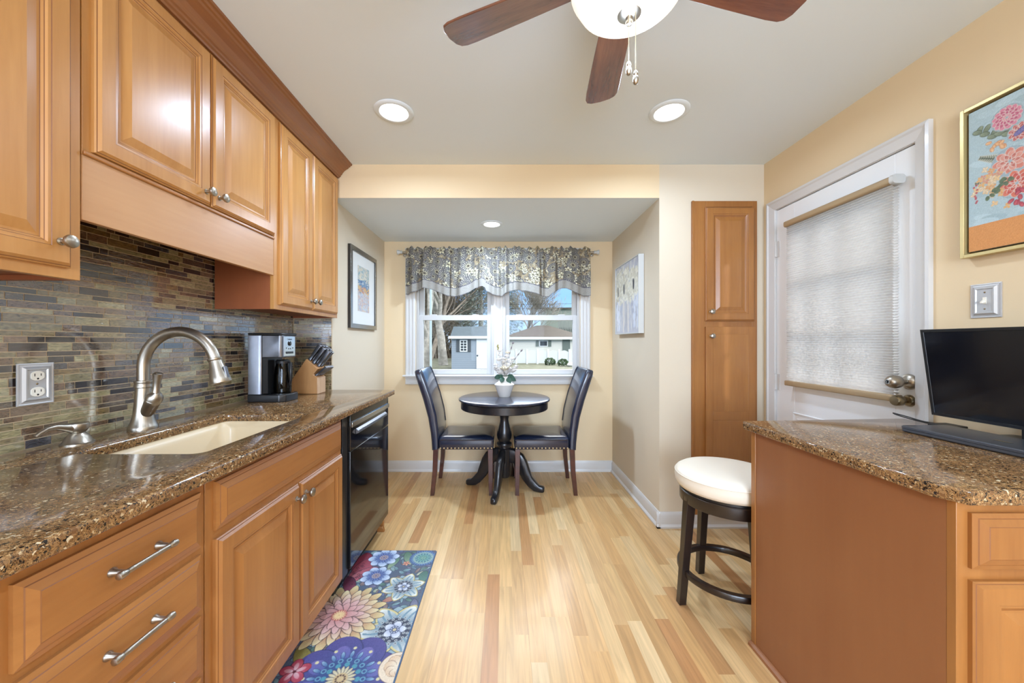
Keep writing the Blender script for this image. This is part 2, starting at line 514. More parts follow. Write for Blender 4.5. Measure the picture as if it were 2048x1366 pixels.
M['mahogany'] = wood('mahogany_blade', rgb(150, 84, 52), rgb(96, 48, 28), 'y', 0.22, 0.5, 3.0)
M['mahogany_x'] = wood('mahogany_blade_grain', rgb(132, 80, 54), rgb(84, 46, 30), 'x', 0.22, 0.8, 3.0)
M['screen'] = plain('monitor_screen', (0.006, 0.006, 0.008), 0.10)
M['laptop'] = plain('dark_grey_laptop_lid', rgb(84, 86, 92), 0.34, metal=0.5)
M['laptop_logo'] = plain('glossy_logo', rgb(48, 49, 54), 0.15, metal=0.6)
M['rubber'] = plain('black_rubber', (0.015, 0.015, 0.015), 0.5)
M['gold'] = plain('champagne_gold_frame', rgb(206, 184, 128), 0.35, metal=0.5)
M['goldin'] = plain('dark_gold_lip', rgb(104, 82, 44), 0.5, metal=0.3)
M['silverframe'] = plain('pewter_picture_frame', rgb(150, 150, 146), 0.25, metal=0.9)
M['darkframe'] = plain('black_brown_frame_side', rgb(40, 34, 30), 0.4)
M['mat'] = plain('picture_mount_board', rgb(226, 226, 222), 0.8)
M['canvas_side'] = plain('silver_canvas_frame', rgb(196, 196, 192), 0.45, metal=0.2)
M['beech'] = wood('beech_knife_block', rgb(196, 146, 94), rgb(170, 118, 70), 'z', 0.45, 0.1, 1.5)
M['beech_front'] = wood('laminated_block_front', rgb(214, 180, 146), rgb(190, 150, 114), 'z', 0.45, 0.1, 6.0)
M['acrylic'] = glass('clear_acrylic', (0.93, 0.95, 0.97), 0.05, 1.0)
M['carafe'] = glass('smoked_carafe_glass', (0.14, 0.13, 0.13), 0.02, 1.0)
M['tile'] = attr_mat('glass_mosaic_tile', 0.2, 1.0, spec=0.8, grain=2.6, gsc=(26, 26, 110), gamt=0.55, bump=0.6, bsc=(40, 40, 120))
M['tile'].node_tree.nodes['Principled BSDF'].inputs['Coat IOR'].default_value = 2.0
M['grout'] = plain('tan_grout', rgb(196, 174, 142), 0.85)
M['floor'] = attr_mat('laminate_strip_floor', 0.36, 0.12, grain=1.6, gsc=(42, 2.2, 10), gamt=0.16, bump=0.05, bsc=(160, 6, 10))
M['print'] = attr_mat('printed_vinyl', 0.55, 0.0, use_alpha=False)
M['paint_print'] = attr_mat('painted_canvas', 0.6, 0.0, bump=0.3, bsc=(300, 300, 300), use_alpha=False)
M['fabric'] = attr_mat('printed_cotton', 0.85, 0.0, bump=0.15, bsc=(900, 900, 900), use_alpha=False)
# outdoors
M['grass'] = plain('winter_grass', rgb(100, 102, 84), 0.95, var=0.3, vscale=3)
M['brush'] = plain('leaf_litter', rgb(104, 94, 80), 0.95, var=0.4, vscale=2)
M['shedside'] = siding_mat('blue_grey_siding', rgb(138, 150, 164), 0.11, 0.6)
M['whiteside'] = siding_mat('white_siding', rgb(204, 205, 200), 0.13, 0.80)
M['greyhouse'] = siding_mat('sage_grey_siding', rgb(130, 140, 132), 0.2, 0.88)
M['roofblue'] = plain('slate_shingles', rgb(72, 84, 92), 0.9, var=0.15, vscale=8)
M['roofbrown'] = plain('brown_shingles', rgb(82, 76, 70), 0.9, var=0.15, vscale=6)
M['outwhite'] = plain('white_outdoor_paint', rgb(206, 211, 216), 0.5)
M['fencewhite'] = plain('white_vinyl_fence', rgb(196, 202, 204), 0.45)
M['shutter'] = plain('dark_grey_shutter', rgb(62, 70, 78), 0.6)
M['shuttergreen'] = plain('grey_green_shutter', rgb(92, 104, 100), 0.6)
M['darkpane'] = plain('dark_window_pane', (0.03, 0.035, 0.04), 0.1)
M['bark'] = plain('grey_bark', rgb(150, 146, 138), 0.95, var=0.3, vscale=5)
M['bark2'] = plain('brown_grey_bark', rgb(138, 128, 116), 0.95, var=0.3, vscale=5)
M['evergreen'] = plain('grey_green_needles', rgb(128, 138, 128), 0.95, var=0.25, vscale=3)
M['boxwood'] = plain('green_shrub_leaf', rgb(70, 92, 62), 0.9, var=0.3, vscale=12)
M['rock'] = plain('pale_rock', rgb(196, 196, 190), 0.9)
M['deck'] = plain('weathered_deck_wood', rgb(126, 132, 130), 0.8)
M['polemat'] = plain('galvanised_pole', rgb(160, 176, 182), 0.5)

# ------------------------------------------------------------------ the room
CT = 0.925                       # counter height
XL, XR = -1.42, 1.75             # left and right walls
YN = 2.49                        # wall with the pantry, mouth of the nook
YB = 3.57                        # back wall of the nook
NL, NR = -1.155, 1.045           # nook side walls
HN, HC = 2.215, 2.44             # nook ceiling, kitchen ceiling

# floor of narrow laminate strips, three to a board
rf = random.Random(3)
mb = MB()
cols = [rgb(216, 178, 130), rgb(212, 170, 120), rgb(222, 188, 144), rgb(206, 162, 112), rgb(226, 196, 156), rgb(196, 148, 102), rgb(218, 182, 136), rgb(215, 175, 128), rgb(186, 136, 92)]
wts = [5, 5, 5, 4, 4, 2.2, 5, 5, 1.3]
SW = 0.0635
xx = XL; k = 0
gap_col = (*rgb(150, 108, 70), 0.1)
while xx < XR + 0.06:
    if k % 3 == 0:
        off = rf.uniform(0, 1.2)
    yy = -3.0 - rf.uniform(0, 0.5)
    while yy < YB + 0.02:
        ln = rf.uniform(0.3, 1.0)
        y0, y1 = max(yy, -3.0), min(yy + ln, YB + 0.02)
        if y1 > y0:
            c = rf.choices(cols, wts)[0]
            v = rf.uniform(0.93, 1.07)
            mb.col = (c[0] * v * 0.84, c[1] * v * 0.81, c[2] * v * 0.70, rf.random())
            g = 0.0006 if k % 3 == 0 else 0.0
            mb.add([(xx + g, y0, 0), (min(xx + SW, XR + 0.02), y0, 0), (min(xx + SW, XR + 0.02), y1, 0), (xx + g, y1, 0)], [(0, 1, 2, 3)])
        yy += ln
    if k % 3 == 0:
        mb.col = gap_col
        mb.add([(xx - 0.0004, -3, 0), (xx + 0.0006, -3, 0), (xx + 0.0006, YB, 0), (xx - 0.0004, YB, 0)], [(0, 1, 2, 3)])
    xx += SW; k += 1
mb.col = gap_col
mb.box(XL, XR, -3.0, YB, -0.12, -0.003)
struct('floor', mb, M['floor'], smooth=0)

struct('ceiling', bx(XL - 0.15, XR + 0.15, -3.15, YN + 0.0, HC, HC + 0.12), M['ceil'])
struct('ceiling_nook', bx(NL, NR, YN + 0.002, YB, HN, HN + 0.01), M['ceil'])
mb = MB(); mb.box(NL, NR, YN + 0.002, YB + 0.1, HN + 0.0102, HC + 0.1); mb.box(NL, NR, YN, YN + 0.0019, HN, HC + 0.1)
struct('wall_header', mb, M['wall'])
wall_left = struct('wall_left', bx(XL - 0.15, XL, -3.15, YN, 0, HC), M['wall'])
struct('wall_nook_left', bx(XL - 0.15, NL, YN + 0.0001, YB + 0.15, 0, HC + 0.1), M['nookwall'])
# wall on the right of the nook, with the recess for the pantry cabinet
mb = MB()
mb.box(NR, 1.259, YN, YB + 0.15, 0, HC + 0.1)
mb.box(1.695, XR + 0.15, YN, YB + 0.15, 0, HC + 0.1)
mb.box(1.259, 1.695, YN, YB + 0.15, 2.19, HC + 0.1)
mb.box(1.259, 1.695, YN, YB + 0.15, 0, 0.088)
mb.box(1.259, 1.695, YN + 0.55, YB + 0.15, 0.088, 2.19)
struct('wall_nook_right', mb, M['nookwall'])
mb = MB()
DY0, DY1, DZ = 1.567, 2.385, 2.095
mb.box(XR, XR + 0.15, -3.15, DY0, 0, HC)
mb.box(XR, XR + 0.15, DY1, YN, 0, HC)
mb.box(XR, XR + 0.15, DY0, DY1, DZ, HC)
struct('wall_right', mb, M['wall'])
WX0, WX1, WZ0, WZ1 = -0.85, 0.734, 0.915, 2.05
mb = MB()
mb.box(NL, WX0, YB, YB + 0.15, 0, HC)
mb.box(WX1, NR, YB, YB + 0.15, 0, HC)
mb.box(WX0, WX1, YB, YB + 0.15, 0, WZ0)
mb.box(WX0, WX1, YB, YB + 0.15, WZ1, HC)
struct('wall_back', mb, M['wall'])
struct('wall_rear', bx(XL, XR, -3.15, -3.0, 0, HC), M['wall'])


def baseboard(name, x0, x1, y0, y1, nx, ny):
    # board with a rounded cap and a shoe, its face towards (nx, ny)
    m_ = MB()
    prof = [(0, 0), (0.022, 0), (0.022, 0.010), (0.014, 0.022), (0.012, 0.024), (0.012, 0.082), (0.008, 0.094), (0.004, 0.103), (0, 0.104)]
    if ny:
        yy = y0
        m_.loft([[(x, yy + ny * p, z) for p, z in prof] for x in (x0, x1)])
    else:
        xx = x0
        m_.loft([[(xx + nx * p, y, z) for p, z in prof] for y in (y0, y1)])
    return struct(name, m_, M['trim'], smooth=20)


baseboard('baseboard_back', NL, NR, YB, YB, 0, -1)
baseboard('baseboard_nook_left', NL, NL, YN + 0.01, YB - 0.02, 1, 0)
baseboard('baseboard_nook_right', NR, NR, YN - 0.022, YB - 0.02, -1, 0)
baseboard('baseboard_pantry', NR - 0.022, XR, YN, YN, 0, -1)

# mosaic backsplash: strips of glass set in rows of uneven height
rt = random.Random(11)
tc_ = [(rgb(130, 116, 84), 5), (rgb(146, 136, 100), 5), (rgb(106, 82, 62), 5), (rgb(120, 98, 78), 5), (rgb(52, 44, 42), 4), (rgb(36, 32, 34), 3.4),
       (rgb(90, 78, 66), 3), (rgb(158, 150, 116), 3), (rgb(122, 100, 62), 3), (rgb(74, 72, 76), 1.6)]


def tiles(m_, u0, u1, z0, z1, place, skip=lambda u0, u1, za, zb: False, seed_rows=None):
    z = z0 + 0.002
    i = 0
    while z < z1 - 0.004:
        h = seed_rows[i % len(seed_rows)]
        zb = min(z + h, z1)
        u = u0 - rt.uniform(0, 0.08)
        while u < u1:
            l = rt.choice([0.026, 0.04, 0.05, 0.062, 0.078, 0.09, 0.105, 0.12])
            a, b = max(u, u0), min(u + l, u1)
            if b - a > 0.004 and not skip(a, b, z, zb):
                c = rt.choices([q for q, _ in tc_], [w for _, w in tc_])[0]
                v = rt.uniform(0.8, 1.2)
                m_.col = (*[q * v for q in c], rt.random())
                e_ = 0.0012
                loops = []
                for ins, d in ((0, -0.0005), (0, 0.0011)):
                    loops.append([place(a + ins, z + ins, d), place(b - ins, z + ins, d), place(b - ins, zb - ins, d), place(a + ins, zb - ins, d)])
                m_.loft(loops)
            u += l + 0.0026
        z += h + 0.0026
        i += 1


rows = [0.024, 0.0135, 0.019, 0.019, 0.0135, 0.024, 0.0165, 0.0135, 0.021]
bs = bx(XL, XL + 0.005, -0.3, YN, CT, 1.745).build('backsplash', M['grout'], wall_left)
mt = MB()
tiles(mt, -0.25, YN - 0.006, CT, 1.74, lambda u, z, d: (XL + 0.005 + d, u, z), seed_rows=rows)
mt.build('tile_mosaic', M['tile'], bs, smooth=30)
bs2 = bx(XL + 0.006, NL - 0.001, YN - 0.006, YN, CT, 1.404).build('return_backsplash', M['grout'], wall_left)
mt = MB()
tiles(mt, XL + 0.012, NL - 0.004, CT, 1.40, lambda u, z, d: (u, YN - 0.006 - d, z), seed_rows=rows)
mt.build('tile_mosaic', M['tile'], bs2, smooth=30)
tag(bs, 'glass mosaic tile'); tag(bs2, 'glass mosaic tile on the short return wall')

# ------------------------------------------------------------------ window of the nook
win = tag(thing('window_1', (-0.056, YB, WZ0)), kind='structure')


def casing(m_, x0, x1, z0, z1, y, vert=True, n=3):
    m_.box(x0, x1, y - 0.016, y, z0, z1)
    w = (x1 - x0) if vert else (z1 - z0)
    for i in range(n):
        t = (i + 0.5) / n
        if vert:
            c = x0 + w * t
            m_.box(c - w * 0.09, c + w * 0.09, y - 0.022, y - 0.0161, z0, z1)
        else:
            c = z0 + w * t
            m_.box(x0, x1, y - 0.022, y - 0.0161, c - w * 0.09, c + w * 0.09)


for x0, x1 in ((-0.948, -0.852), (0.736, 0.830)):
    mb = MB(); casing(mb, x0, x1, 0.925, 2.06, YB - 0.0005)
    mb.build('casing', M['trim'], win, 0.003)
mb = MB(); casing(mb, -0.948, 0.830, 2.061, 2.15, YB - 0.0005, False)
mb.build('casing', M['trim'], win, 0.003)
mb = MB(); mb.box(-0.101, -0.011, YB - 0.006, YB + 0.12, WZ0, WZ1); mb.box(-0.075, -0.037, YB - 0.012, YB - 0.0061, WZ0, WZ1)
mb.build('mullion', M['trim'], win, 0.003)
mb = MB(); mb.prism([(YB - 0.052, 0.915), (YB - 0.056, 0.919), (YB - 0.056, 0.927), (YB - 0.050, 0.931), (YB + 0.1, 0.931), (YB + 0.1, 0.9151), (YB, 0.9151)], 'yz', -0.965, 0.848)
mb.build('window_stool', M['trim'], win, smooth=30)
mb = MB(); mb.box(-0.948, 0.832, YB - 0.016, YB - 0.0005, 0.838, 0.9145); mb.box(-0.948, 0.832, YB - 0.022, YB - 0.0161, 0.842, 0.856); mb.box(-0.948, 0.832, YB - 0.026, YB - 0.0161, 0.896, 0.9145)
mb.build('apron', M['trim'], win, 0.003)
for x0, x1 in ((-0.85, -0.101), (-0.011, 0.734)):
    mb = MB()
    mb.box(x0, x0 + 0.018, YB + 0.01, YB + 0.13, 0.932, WZ1); mb.box(x1 - 0.018, x1, YB + 0.01, YB + 0.13, 0.932, WZ1)
    mb.box(x0 + 0.018, x1 - 0.018, YB + 0.01, YB + 0.13, WZ1 - 0.02, WZ1)
    mb.box(x0 + 0.018, x0 + 0.026, YB + 0.004, YB + 0.02, 0.932, WZ1); mb.box(x1 - 0.026, x1 - 0.018, YB + 0.004, YB + 0.02, 0.932, WZ1)
    mb.build('window_frame', M['vinyl'], win, 0.002)
    for nm, ya, za, zb, rt_, rb in (('lower_sash', YB + 0.03, 0.933, 1.508, 0.05, 0.046), ('upper_sash', YB + 0.07, 1.462, 2.029, 0.046, 0.046)):
        a, b = x0 + 0.0185, x1 - 0.0185
        g0, g1 = x0 + 0.064, x1 - 0.064
        mb = MB()
        mb.box(a, g0, ya, ya + 0.035, za, zb); mb.box(g1, b, ya, ya + 0.035, za, zb)
        mb.box(g0, g1, ya, ya + 0.035, za, za + rb); mb.box(g0, g1, ya, ya + 0.035, zb - rt_, zb)
        sh = mb.build(nm, M['vinyl'], win, 0.002)
        bx(g0 - 0.004, g1 + 0.004, ya + 0.014, ya + 0.018, za + rb - 0.004, zb - rt_ + 0.004).build('glass_pane', M['glass'], sh)
        if nm == 'lower_sash':
            for t in (0.2, 0.78):
                cx = a + (b - a) * t
                lk = MB(); lk.prism([(cx - 0.035, zb), (cx + 0.035, zb), (cx + 0.028, zb + 0.008), (cx - 0.028, zb + 0.008)], 'xz', ya + 0.004, ya + 0.030)
                lk.build('sash_lock', M['vinyl'], sh, 0.002)

# ------------------------------------------------------------------ outside door on the right
door = tag(thing('door_1', (XR + 0.03, (DY0 + DY1) / 2, 0)), kind='structure')
fx = XR + 0.006
GY0, GY1, GZ0, GZ1 = 1.66, 2.235, 1.01, 1.93
y0, y1 = DY0 + 0.004, DY1 - 0.004
mb = MB()
mb.box(fx, fx + 0.04, y0, GY0, 0.012, DZ - 0.006); mb.box(fx, fx + 0.04, GY1, y1, 0.012, DZ - 0.006)
mb.box(fx, fx + 0.04, GY0, GY1, GZ1, DZ - 0.006); mb.box(fx, fx + 0.04, GY0, GY1, 0.012, GZ0)
mb.build('door_slab', M['doorwhite'], door, 0.002)
for a, b in ((1.68, 1.94), (1.985, 2.245)):
    mb = MB(); loops = []
    for ins, d in ((0, 0), (0.004, -0.007), (0.018, -0.003), (0.03, -0.003), (0.05, -0.010)):
        loops.append([(fx + d, a + ins, 0.2 + ins), (fx + d, b - ins, 0.2 + ins), (fx + d, b - ins, 0.82 - ins), (fx + d, a + ins, 0.82 - ins)])
    mb.loft(loops); mb.build('raised_panel', M['doorwhite'], door, smooth=0)
mb = MB()
for i in (1, 2):
    yy = GY0 + (GY1 - GY0) * i / 3; mb.box(fx + 0.008, fx + 0.032, yy - 0.013, yy + 0.013, GZ0, GZ1)
for i in (1, 2):
    zz = GZ0 + (GZ1 - GZ0) * i / 3; mb.box(fx + 0.0085, fx + 0.0315, GY0, GY1, zz - 0.013, zz + 0.013)
mb.build('muntin_grid', M['doorwhite'], door, 0.002)
bx(fx + 0.018, fx + 0.022, GY0, GY1, GZ0, GZ1).build('door_glass', M['glass'], door)
for zz in (1.84, 0.99):
    mb = MB(); mb.box(fx - 0.003, fx + 0.001, DY1 - 0.03, DY1 - 0.002, zz - 0.05, zz + 0.05)
    mb.tube([(fx - 0.007, DY1 - 0.004, zz - 0.05), (fx - 0.007, DY1 - 0.004, zz + 0.05)], 0.006, 8)
    mb.ball((fx - 0.007, DY1 - 0.004, zz + 0.055), 0.005, 6); mb.ball((fx - 0.007, DY1 - 0.004, zz - 0.055), 0.005, 6)
    mb.build('hinge', M['trim'], door)
KY = 1.602
mb = MB(); mb.lathe([(0.034, 0), (0.034, 0.003), (0.030, 0.010), (0.020, 0.018), (0.012, 0.02), (0.012, 0.034), (0.017, 0.038), (0.026, 0.050), (0.029, 0.064), (0.026, 0.080), (0.018, 0.092), (0.010, 0.096), (0.001, 0.096)], (fx, KY, 1.072), 28, (-1, 0, 0))
kb = mb.build('door_knob', M['nickel'], door)
mb = MB(); mb.lathe([(0.010, 0), (0.010, 0.002), (0.007, 0.002), (0.007, 0.0005), (0.001, 0.0005)], (fx - 0.0955, KY, 1.072), 16, (-1, 0, 0)); mb.box(fx - 0.099, fx - 0.096, KY - 0.0015, KY + 0.0015, 1.068, 1.076)
mb.build('key_cylinder', M['chrome'], kb)
mb = MB(); mb.lathe([(0.026, 0), (0.026, 0.004), (0.020, 0.012), (0.011, 0.014), (0.011, 0.026), (0.016, 0.030), (0.022, 0.038), (0.023, 0.062), (0.019, 0.068), (0.001, 0.069)], (fx, KY, 0.990), 28, (-1, 0, 0))
mb.build('thumb_turn', M['nickel_dark'], door)
# casing round the door
tr = tag(thing('trim_1', (XR, DY0, 0)), kind='structure')


def dcase(x_, pts):
    # casing as a lofted frame: pts are (y, z) corners of outer and inner edge
    m_ = MB()
    (yo, zo), (yi, zi) = pts
    return m_


CW = 0.062
prof = [(0.0, 0.0), (0.0, 0.020), (0.012, 0.022), (0.020, 0.016), (0.040, 0.012), (0.052, 0.010), (0.060, 0.008), (0.060, 0.0)]   # (distance in from the outer edge, height)
oy0, oy1, oz = DY0 - CW + 0.003, DY1 + CW - 0.003, DZ + CW - 0.003
for nm, path in (('left', None),):
    for side in ('near', 'top', 'far'):
        m_ = MB(); loops = []
        for end in (0, 1):
            lp = []
            for d, h in prof:
                if side == 'near':
                    lp.append((XR - h, oy0 + d, 0 if end == 0 else oz - d))
                elif side == 'far':
                    lp.append((XR - h, oy1 - d, 0 if end == 0 else oz - d))
                else:
                    lp.append((XR - h, (oy0 + d) if end == 0 else (oy1 - d), oz - d))
            loops.append(lp)
        m_.loft(loops); m_.build('door_casing', M['trim'], tr, smooth=25)
mb = MB(); mb.box(XR + 0.0, XR + 0.15, DY0 - 0.001, DY0 + 0.003, 0, DZ); mb.box(XR, XR + 0.15, DY1 - 0.003, DY1 + 0.001, 0, DZ); mb.box(XR, XR + 0.15, DY0, DY1, DZ - 0.003, DZ + 0.001)
mb.build('door_jamb', M['trim'], tr)
# step outside keeps the threshold closed
struct('trim_2', bx(XR, XR + 0.15, DY0 + 0.003, DY1 - 0.003, -0.05, 0.011), M['trim'])

# pleated shade mounted on the door
SY0, SY1, SZ0, SZ1 = 1.612, 2.238, 0.985, 1.967
shade = thing('pleated_shade', (1.715, (SY0 + SY1) / 2, SZ0), 'pleated white cellular shade with tan rails, pulled down over the door window', 'window shade')
npl = 74
zt, zb_ = SZ1 - 0.03, SZ0 + 0.03
front, back = [], []
for i in range(2 * npl + 1):
    t = i / (2 * npl)
    # folds are packed closer near the bottom rail
    z = zt + (zb_ - zt) * (t - 0.10 * max(0, (t - 0.8)) * math.sin((t - 0.8) / 0.2 * math.pi))
    o_ = 0.0045 if i % 2 else -0.0045
    front.append((1.704 - o_, z)); back.append((1.728 + o_, z))
mb = MB()
mb.loft([[(x_, SY0 + 0.008, z) for x_, z in front], [(x_, SY1 - 0.008, z) for x_, z in front]], cap=False, closed=False)
mb.build('pleated_fabric', M['blind'], shade, smooth=0)
mb = MB()
mb.loft([[(x_, SY0 + 0.008, z) for x_, z in back], [(x_, SY1 - 0.008, z) for x_, z in back]], cap=False, closed=False)
mb.build('pleated_fabric', M['blindback'], shade, smooth=0)
mb = MB(); mb.loft([[(1.716 + p[0], y, SZ1 - 0.012 + p[1]) for p in rrect(0, 0, 0.026, 0.018, 0.012, 4)] for y in (SY0 + 0.012, SY1)])
mb.build('head_rail', M['tan_rail'], shade)
mb = MB(); mb.loft([[(1.716 + p[0], y, SZ1 - 0.012 + p[1]) for p in rrect(0, 0, 0.028, 0.020, 0.013, 4)] for y in (SY0 - 0.006, SY0 + 0.012)])
mb.build('rail_end_cap', M['canvas_side'], shade)
mb = MB(); mb.loft([[(1.716 + p[0], y, SZ0 + 0.013 + p[1]) for p in rrect(0, 0, 0.020, 0.015, 0.006, 3)] for y in (SY0, SY1)])
mb.build('bottom_rail', M['tan_rail'], shade)
mb = MB(); mb.box(1.70, 1.745, SY0 - 0.006, SY0 + 0.004, SZ0 - 0.006, SZ0 + 0.022); mb.build('hold_down_clip', M['acrylic'], shade)

# ------------------------------------------------------------------ cabinet makers
def px_(Xf):      # front facing +x, surface at x = Xf
    return lambda u, z, w: (Xf + w, u, z)


def my_(Yf):      # front facing -y, surface at y = Yf
    return lambda u, z, w: (u, Yf - w, z)


def ringloft(m_, P, u0, u1, z0, z1, prof):
    pr = None
    for i, (ins, w, g) in enumerate(prof):
        lp = [P(u0 + ins, z0 + ins, w), P(u1 - ins, z0 + ins, w), P(u1 - ins, z1 - ins, w), P(u0 + ins, z1 - ins, w)]
        if pr is not None:
            m_.loft([pr, lp], g, cap=False)
        elif i == 0:
            m_.add(lp, [(3, 2, 1, 0)])
        pr = lp
    m_.add(pr, [(0, 1, 2, 3)])
    return m_


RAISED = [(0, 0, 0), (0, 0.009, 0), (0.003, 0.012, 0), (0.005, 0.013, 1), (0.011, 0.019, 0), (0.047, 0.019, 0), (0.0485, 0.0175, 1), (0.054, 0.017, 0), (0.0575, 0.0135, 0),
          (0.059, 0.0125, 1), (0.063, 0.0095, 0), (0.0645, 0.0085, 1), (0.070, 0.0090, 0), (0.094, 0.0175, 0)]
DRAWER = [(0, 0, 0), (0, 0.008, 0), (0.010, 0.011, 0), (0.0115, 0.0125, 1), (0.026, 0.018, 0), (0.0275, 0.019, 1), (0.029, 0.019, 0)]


def panel(name, P, u0, u1, z0, z1, mats, parent, prof=RAISED):
    return ringloft(MB(), P, u0, u1, z0, z1, prof).build(name, mats, parent, smooth=12)


def knob(P, u, z, parent, w0=0.019, ax=(1, 0, 0)):
    c = P(u, z, w0)
    m_ = MB(); m_.lathe([(0.009, 0), (0.009, 0.002), (0.0055, 0.004), (0.005, 0.014), (0.008, 0.017), (0.0145, 0.021), (0.0165, 0.026), (0.0150, 0.031), (0.009, 0.034), (0.001, 0.035)], c, 20, ax)
    # fine reeding across the face
    d = Vector(ax)
    for k_ in range(-3, 4):
        s_ = k_ * 0.0038
        h_ = math.sqrt(max(0.0, 0.0145 ** 2 - s_ ** 2)) * 0.9
        top = Vector(P(u + s_, z, w0 + 0.0335 - abs(k_) * 0.0009))
        m_.tube([top + Vector((0, 0, -h_)) - d * 0.0035, top, top + Vector((0, 0, h_)) - d * 0.0035], 0.0013, 5)
    return m_.build('knob', M['nickel'], parent)


def pull(P, uc, z, parent, L_=0.118, ax=(1, 0, 0)):
    m_ = MB()
    a, b = uc - L_ / 2, uc + L_ / 2
    for u in (a + 0.016, b - 0.016):
        m_.lathe([(0.009, 0), (0.009, 0.003), (0.006, 0.007), (0.005, 0.028)], P(u, z, 0.019), 14, ax)
    pts = [P(a + (b - a) * t, z, 0.047) for t in (0, 0.01, 0.04, 0.12, 0.15, 0.17, 0.3, 0.5, 0.7, 0.83, 0.85, 0.88, 0.96, 0.99, 1)]
    rr = [0.003, 0.0065, 0.0078, 0.0068, 0.0045, 0.0055, 0.0052, 0.0050, 0.0052, 0.0055, 0.0045, 0.0068, 0.0078, 0.0065, 0.003]
    m_.tube(pts, rr, 14)
    return m_.build('bar_pull', M['nickel'], parent)


WZ, WY_ = [M['wz'], M['moulding_line']], [M['wy'], M['moulding_line']]
LZ, LY, LX = [M['lz'], M['moulding_line']], [M['ly'], M['moulding_line']], [M['lx'], M['moulding_line']]
PU = px_(-1.12)
BX0 = XL + 0.012


def upper(y0, y1, z0, label, doors, knobs, side=True):
    t = thing('wall_cabinet', (BX0, y0, z0), label, 'cabinet', 'maple wall cabinets above the counter')
    mb = MB()
    mb.box(BX0, -1.139, y0 + 0.0008, y0 + 0.018, z0, 2.36); mb.box(BX0, -1.139, y1 - 0.018, y1 - 0.0008, z0, 2.36)
    mb.box(BX0, -1.139, y0 + 0.018, y1 - 0.018, z0 + 0.012, z0 + 0.028); mb.box(BX0, -1.139, y0 + 0.018, y1 - 0.018, 2.34, 2.36)
    mb.box(BX0, BX0 + 0.008, y0 + 0.018, y1 - 0.018, z0 + 0.028, 2.34)
    mb.build('carcass', M['inside'], t)
    mb = MB()
    mb.box(-1.139, -1.12, y0 + 0.0008, y1 - 0.0008, z0, 2.40)
    mb.build('face_frame', M['wz'], t, 0.0012)
    for (a, b, za), kn in zip(doors, knobs):
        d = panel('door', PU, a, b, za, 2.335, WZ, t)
        if kn: knob(PU, kn[0], kn[1], d)
    return t


upper(-0.28, 0.085, 1.405, 'maple wall cabinet nearest the left edge, beside the camera', [(-0.25, 0.065, 1.432)], [(0.03, 1.49)])
upper(0.087, 0.979, 1.405, 'big maple wall cabinet at the upper left, above the wall outlet', [(0.115, 0.52, 1.432), (0.528, 0.949, 1.432)], [(0.49, 1.49), (0.919, 1.493)])
tB = upper(0.981, 1.798, 1.742, 'short two-door maple wall cabinet above the sink with a deep plain board below its doors', [(1.003, 1.397, 1.757), (1.403, 1.789, 1.757)], [(1.368, 1.80), (1.432, 1.80)])
mb = MB(); mb.box(-1.139, -1.1195, 0.9815, 1.7975, 1.568, 1.7415)
mb.build('valance_board', M['valance'], tB, 0.0015)
mb = MB(); mb.box(-1.1195, -1.112, 0.9815, 1.7975, 1.7422, 1.7535); mb.build('light_rail', M['ly'], tB, 0.003)
upper(1.80, 2.486, 1.405, 'tall narrow two-door maple wall cabinet right of the sink, above the coffee maker', [(1.835, 2.138, 1.43), (2.144, 2.462, 1.43)], [(2.112, 1.477), (2.17, 1.477)])

mb = MB()
cp = [(-1.119, 2.345), (-1.108, 2.345), (-1.105, 2.352), (-1.098, 2.356), (-1.096, 2.364), (-1.090, 2.368), (-1.084, 2.380), (-1.072, 2.394), (-1.056, 2.405), (-1.046, 2.410), (-1.042, 2.418), (-1.034, 2.420), (-1.030, 2.428), (-1.022, 2.430), (-1.020, 2.4395), (-1.119, 2.4395)]
mb.prism(cp, 'xz', -0.3, 2.487)
tag(mb.build('crown_moulding', [M['crown']], None, smooth=12, loc=(-1.07, 1.1, 2.345)), 'long maple crown moulding running along the tops of the wall cabinets', 'moulding')


# ------------------------------------------------------------------ base cabinets on the left
PL = px_(-0.78)


def base(y0, y1, label, front=True):
    t = thing('base_cabinet', (-1.1, (y0 + y1) / 2, 0), label, 'cabinet', 'maple base cabinets under the left counter')
    mb = MB()
    mb.box(XL + 0.002, -0.799, y0 + 0.0008, y0 + 0.018, 0.1, 0.892); mb.box(XL + 0.002, -0.799, y1 - 0.018, y1 - 0.0008, 0.1, 0.892)
    mb.box(XL + 0.002, -0.799, y0 + 0.018, y1 - 0.018, 0.1, 0.118)
    mb.build('carcass', M['inside'], t)
    bx(-0.799, -0.78, y0 + 0.0008, y1 - 0.0008, 0.1, 0.892).build('face_frame', M['lz'], t, 0.001)
    bx(XL + 0.002, -0.85, y0, y1, 0.0, 0.0995).build('toe_kick', M['lx'], t)
    return t


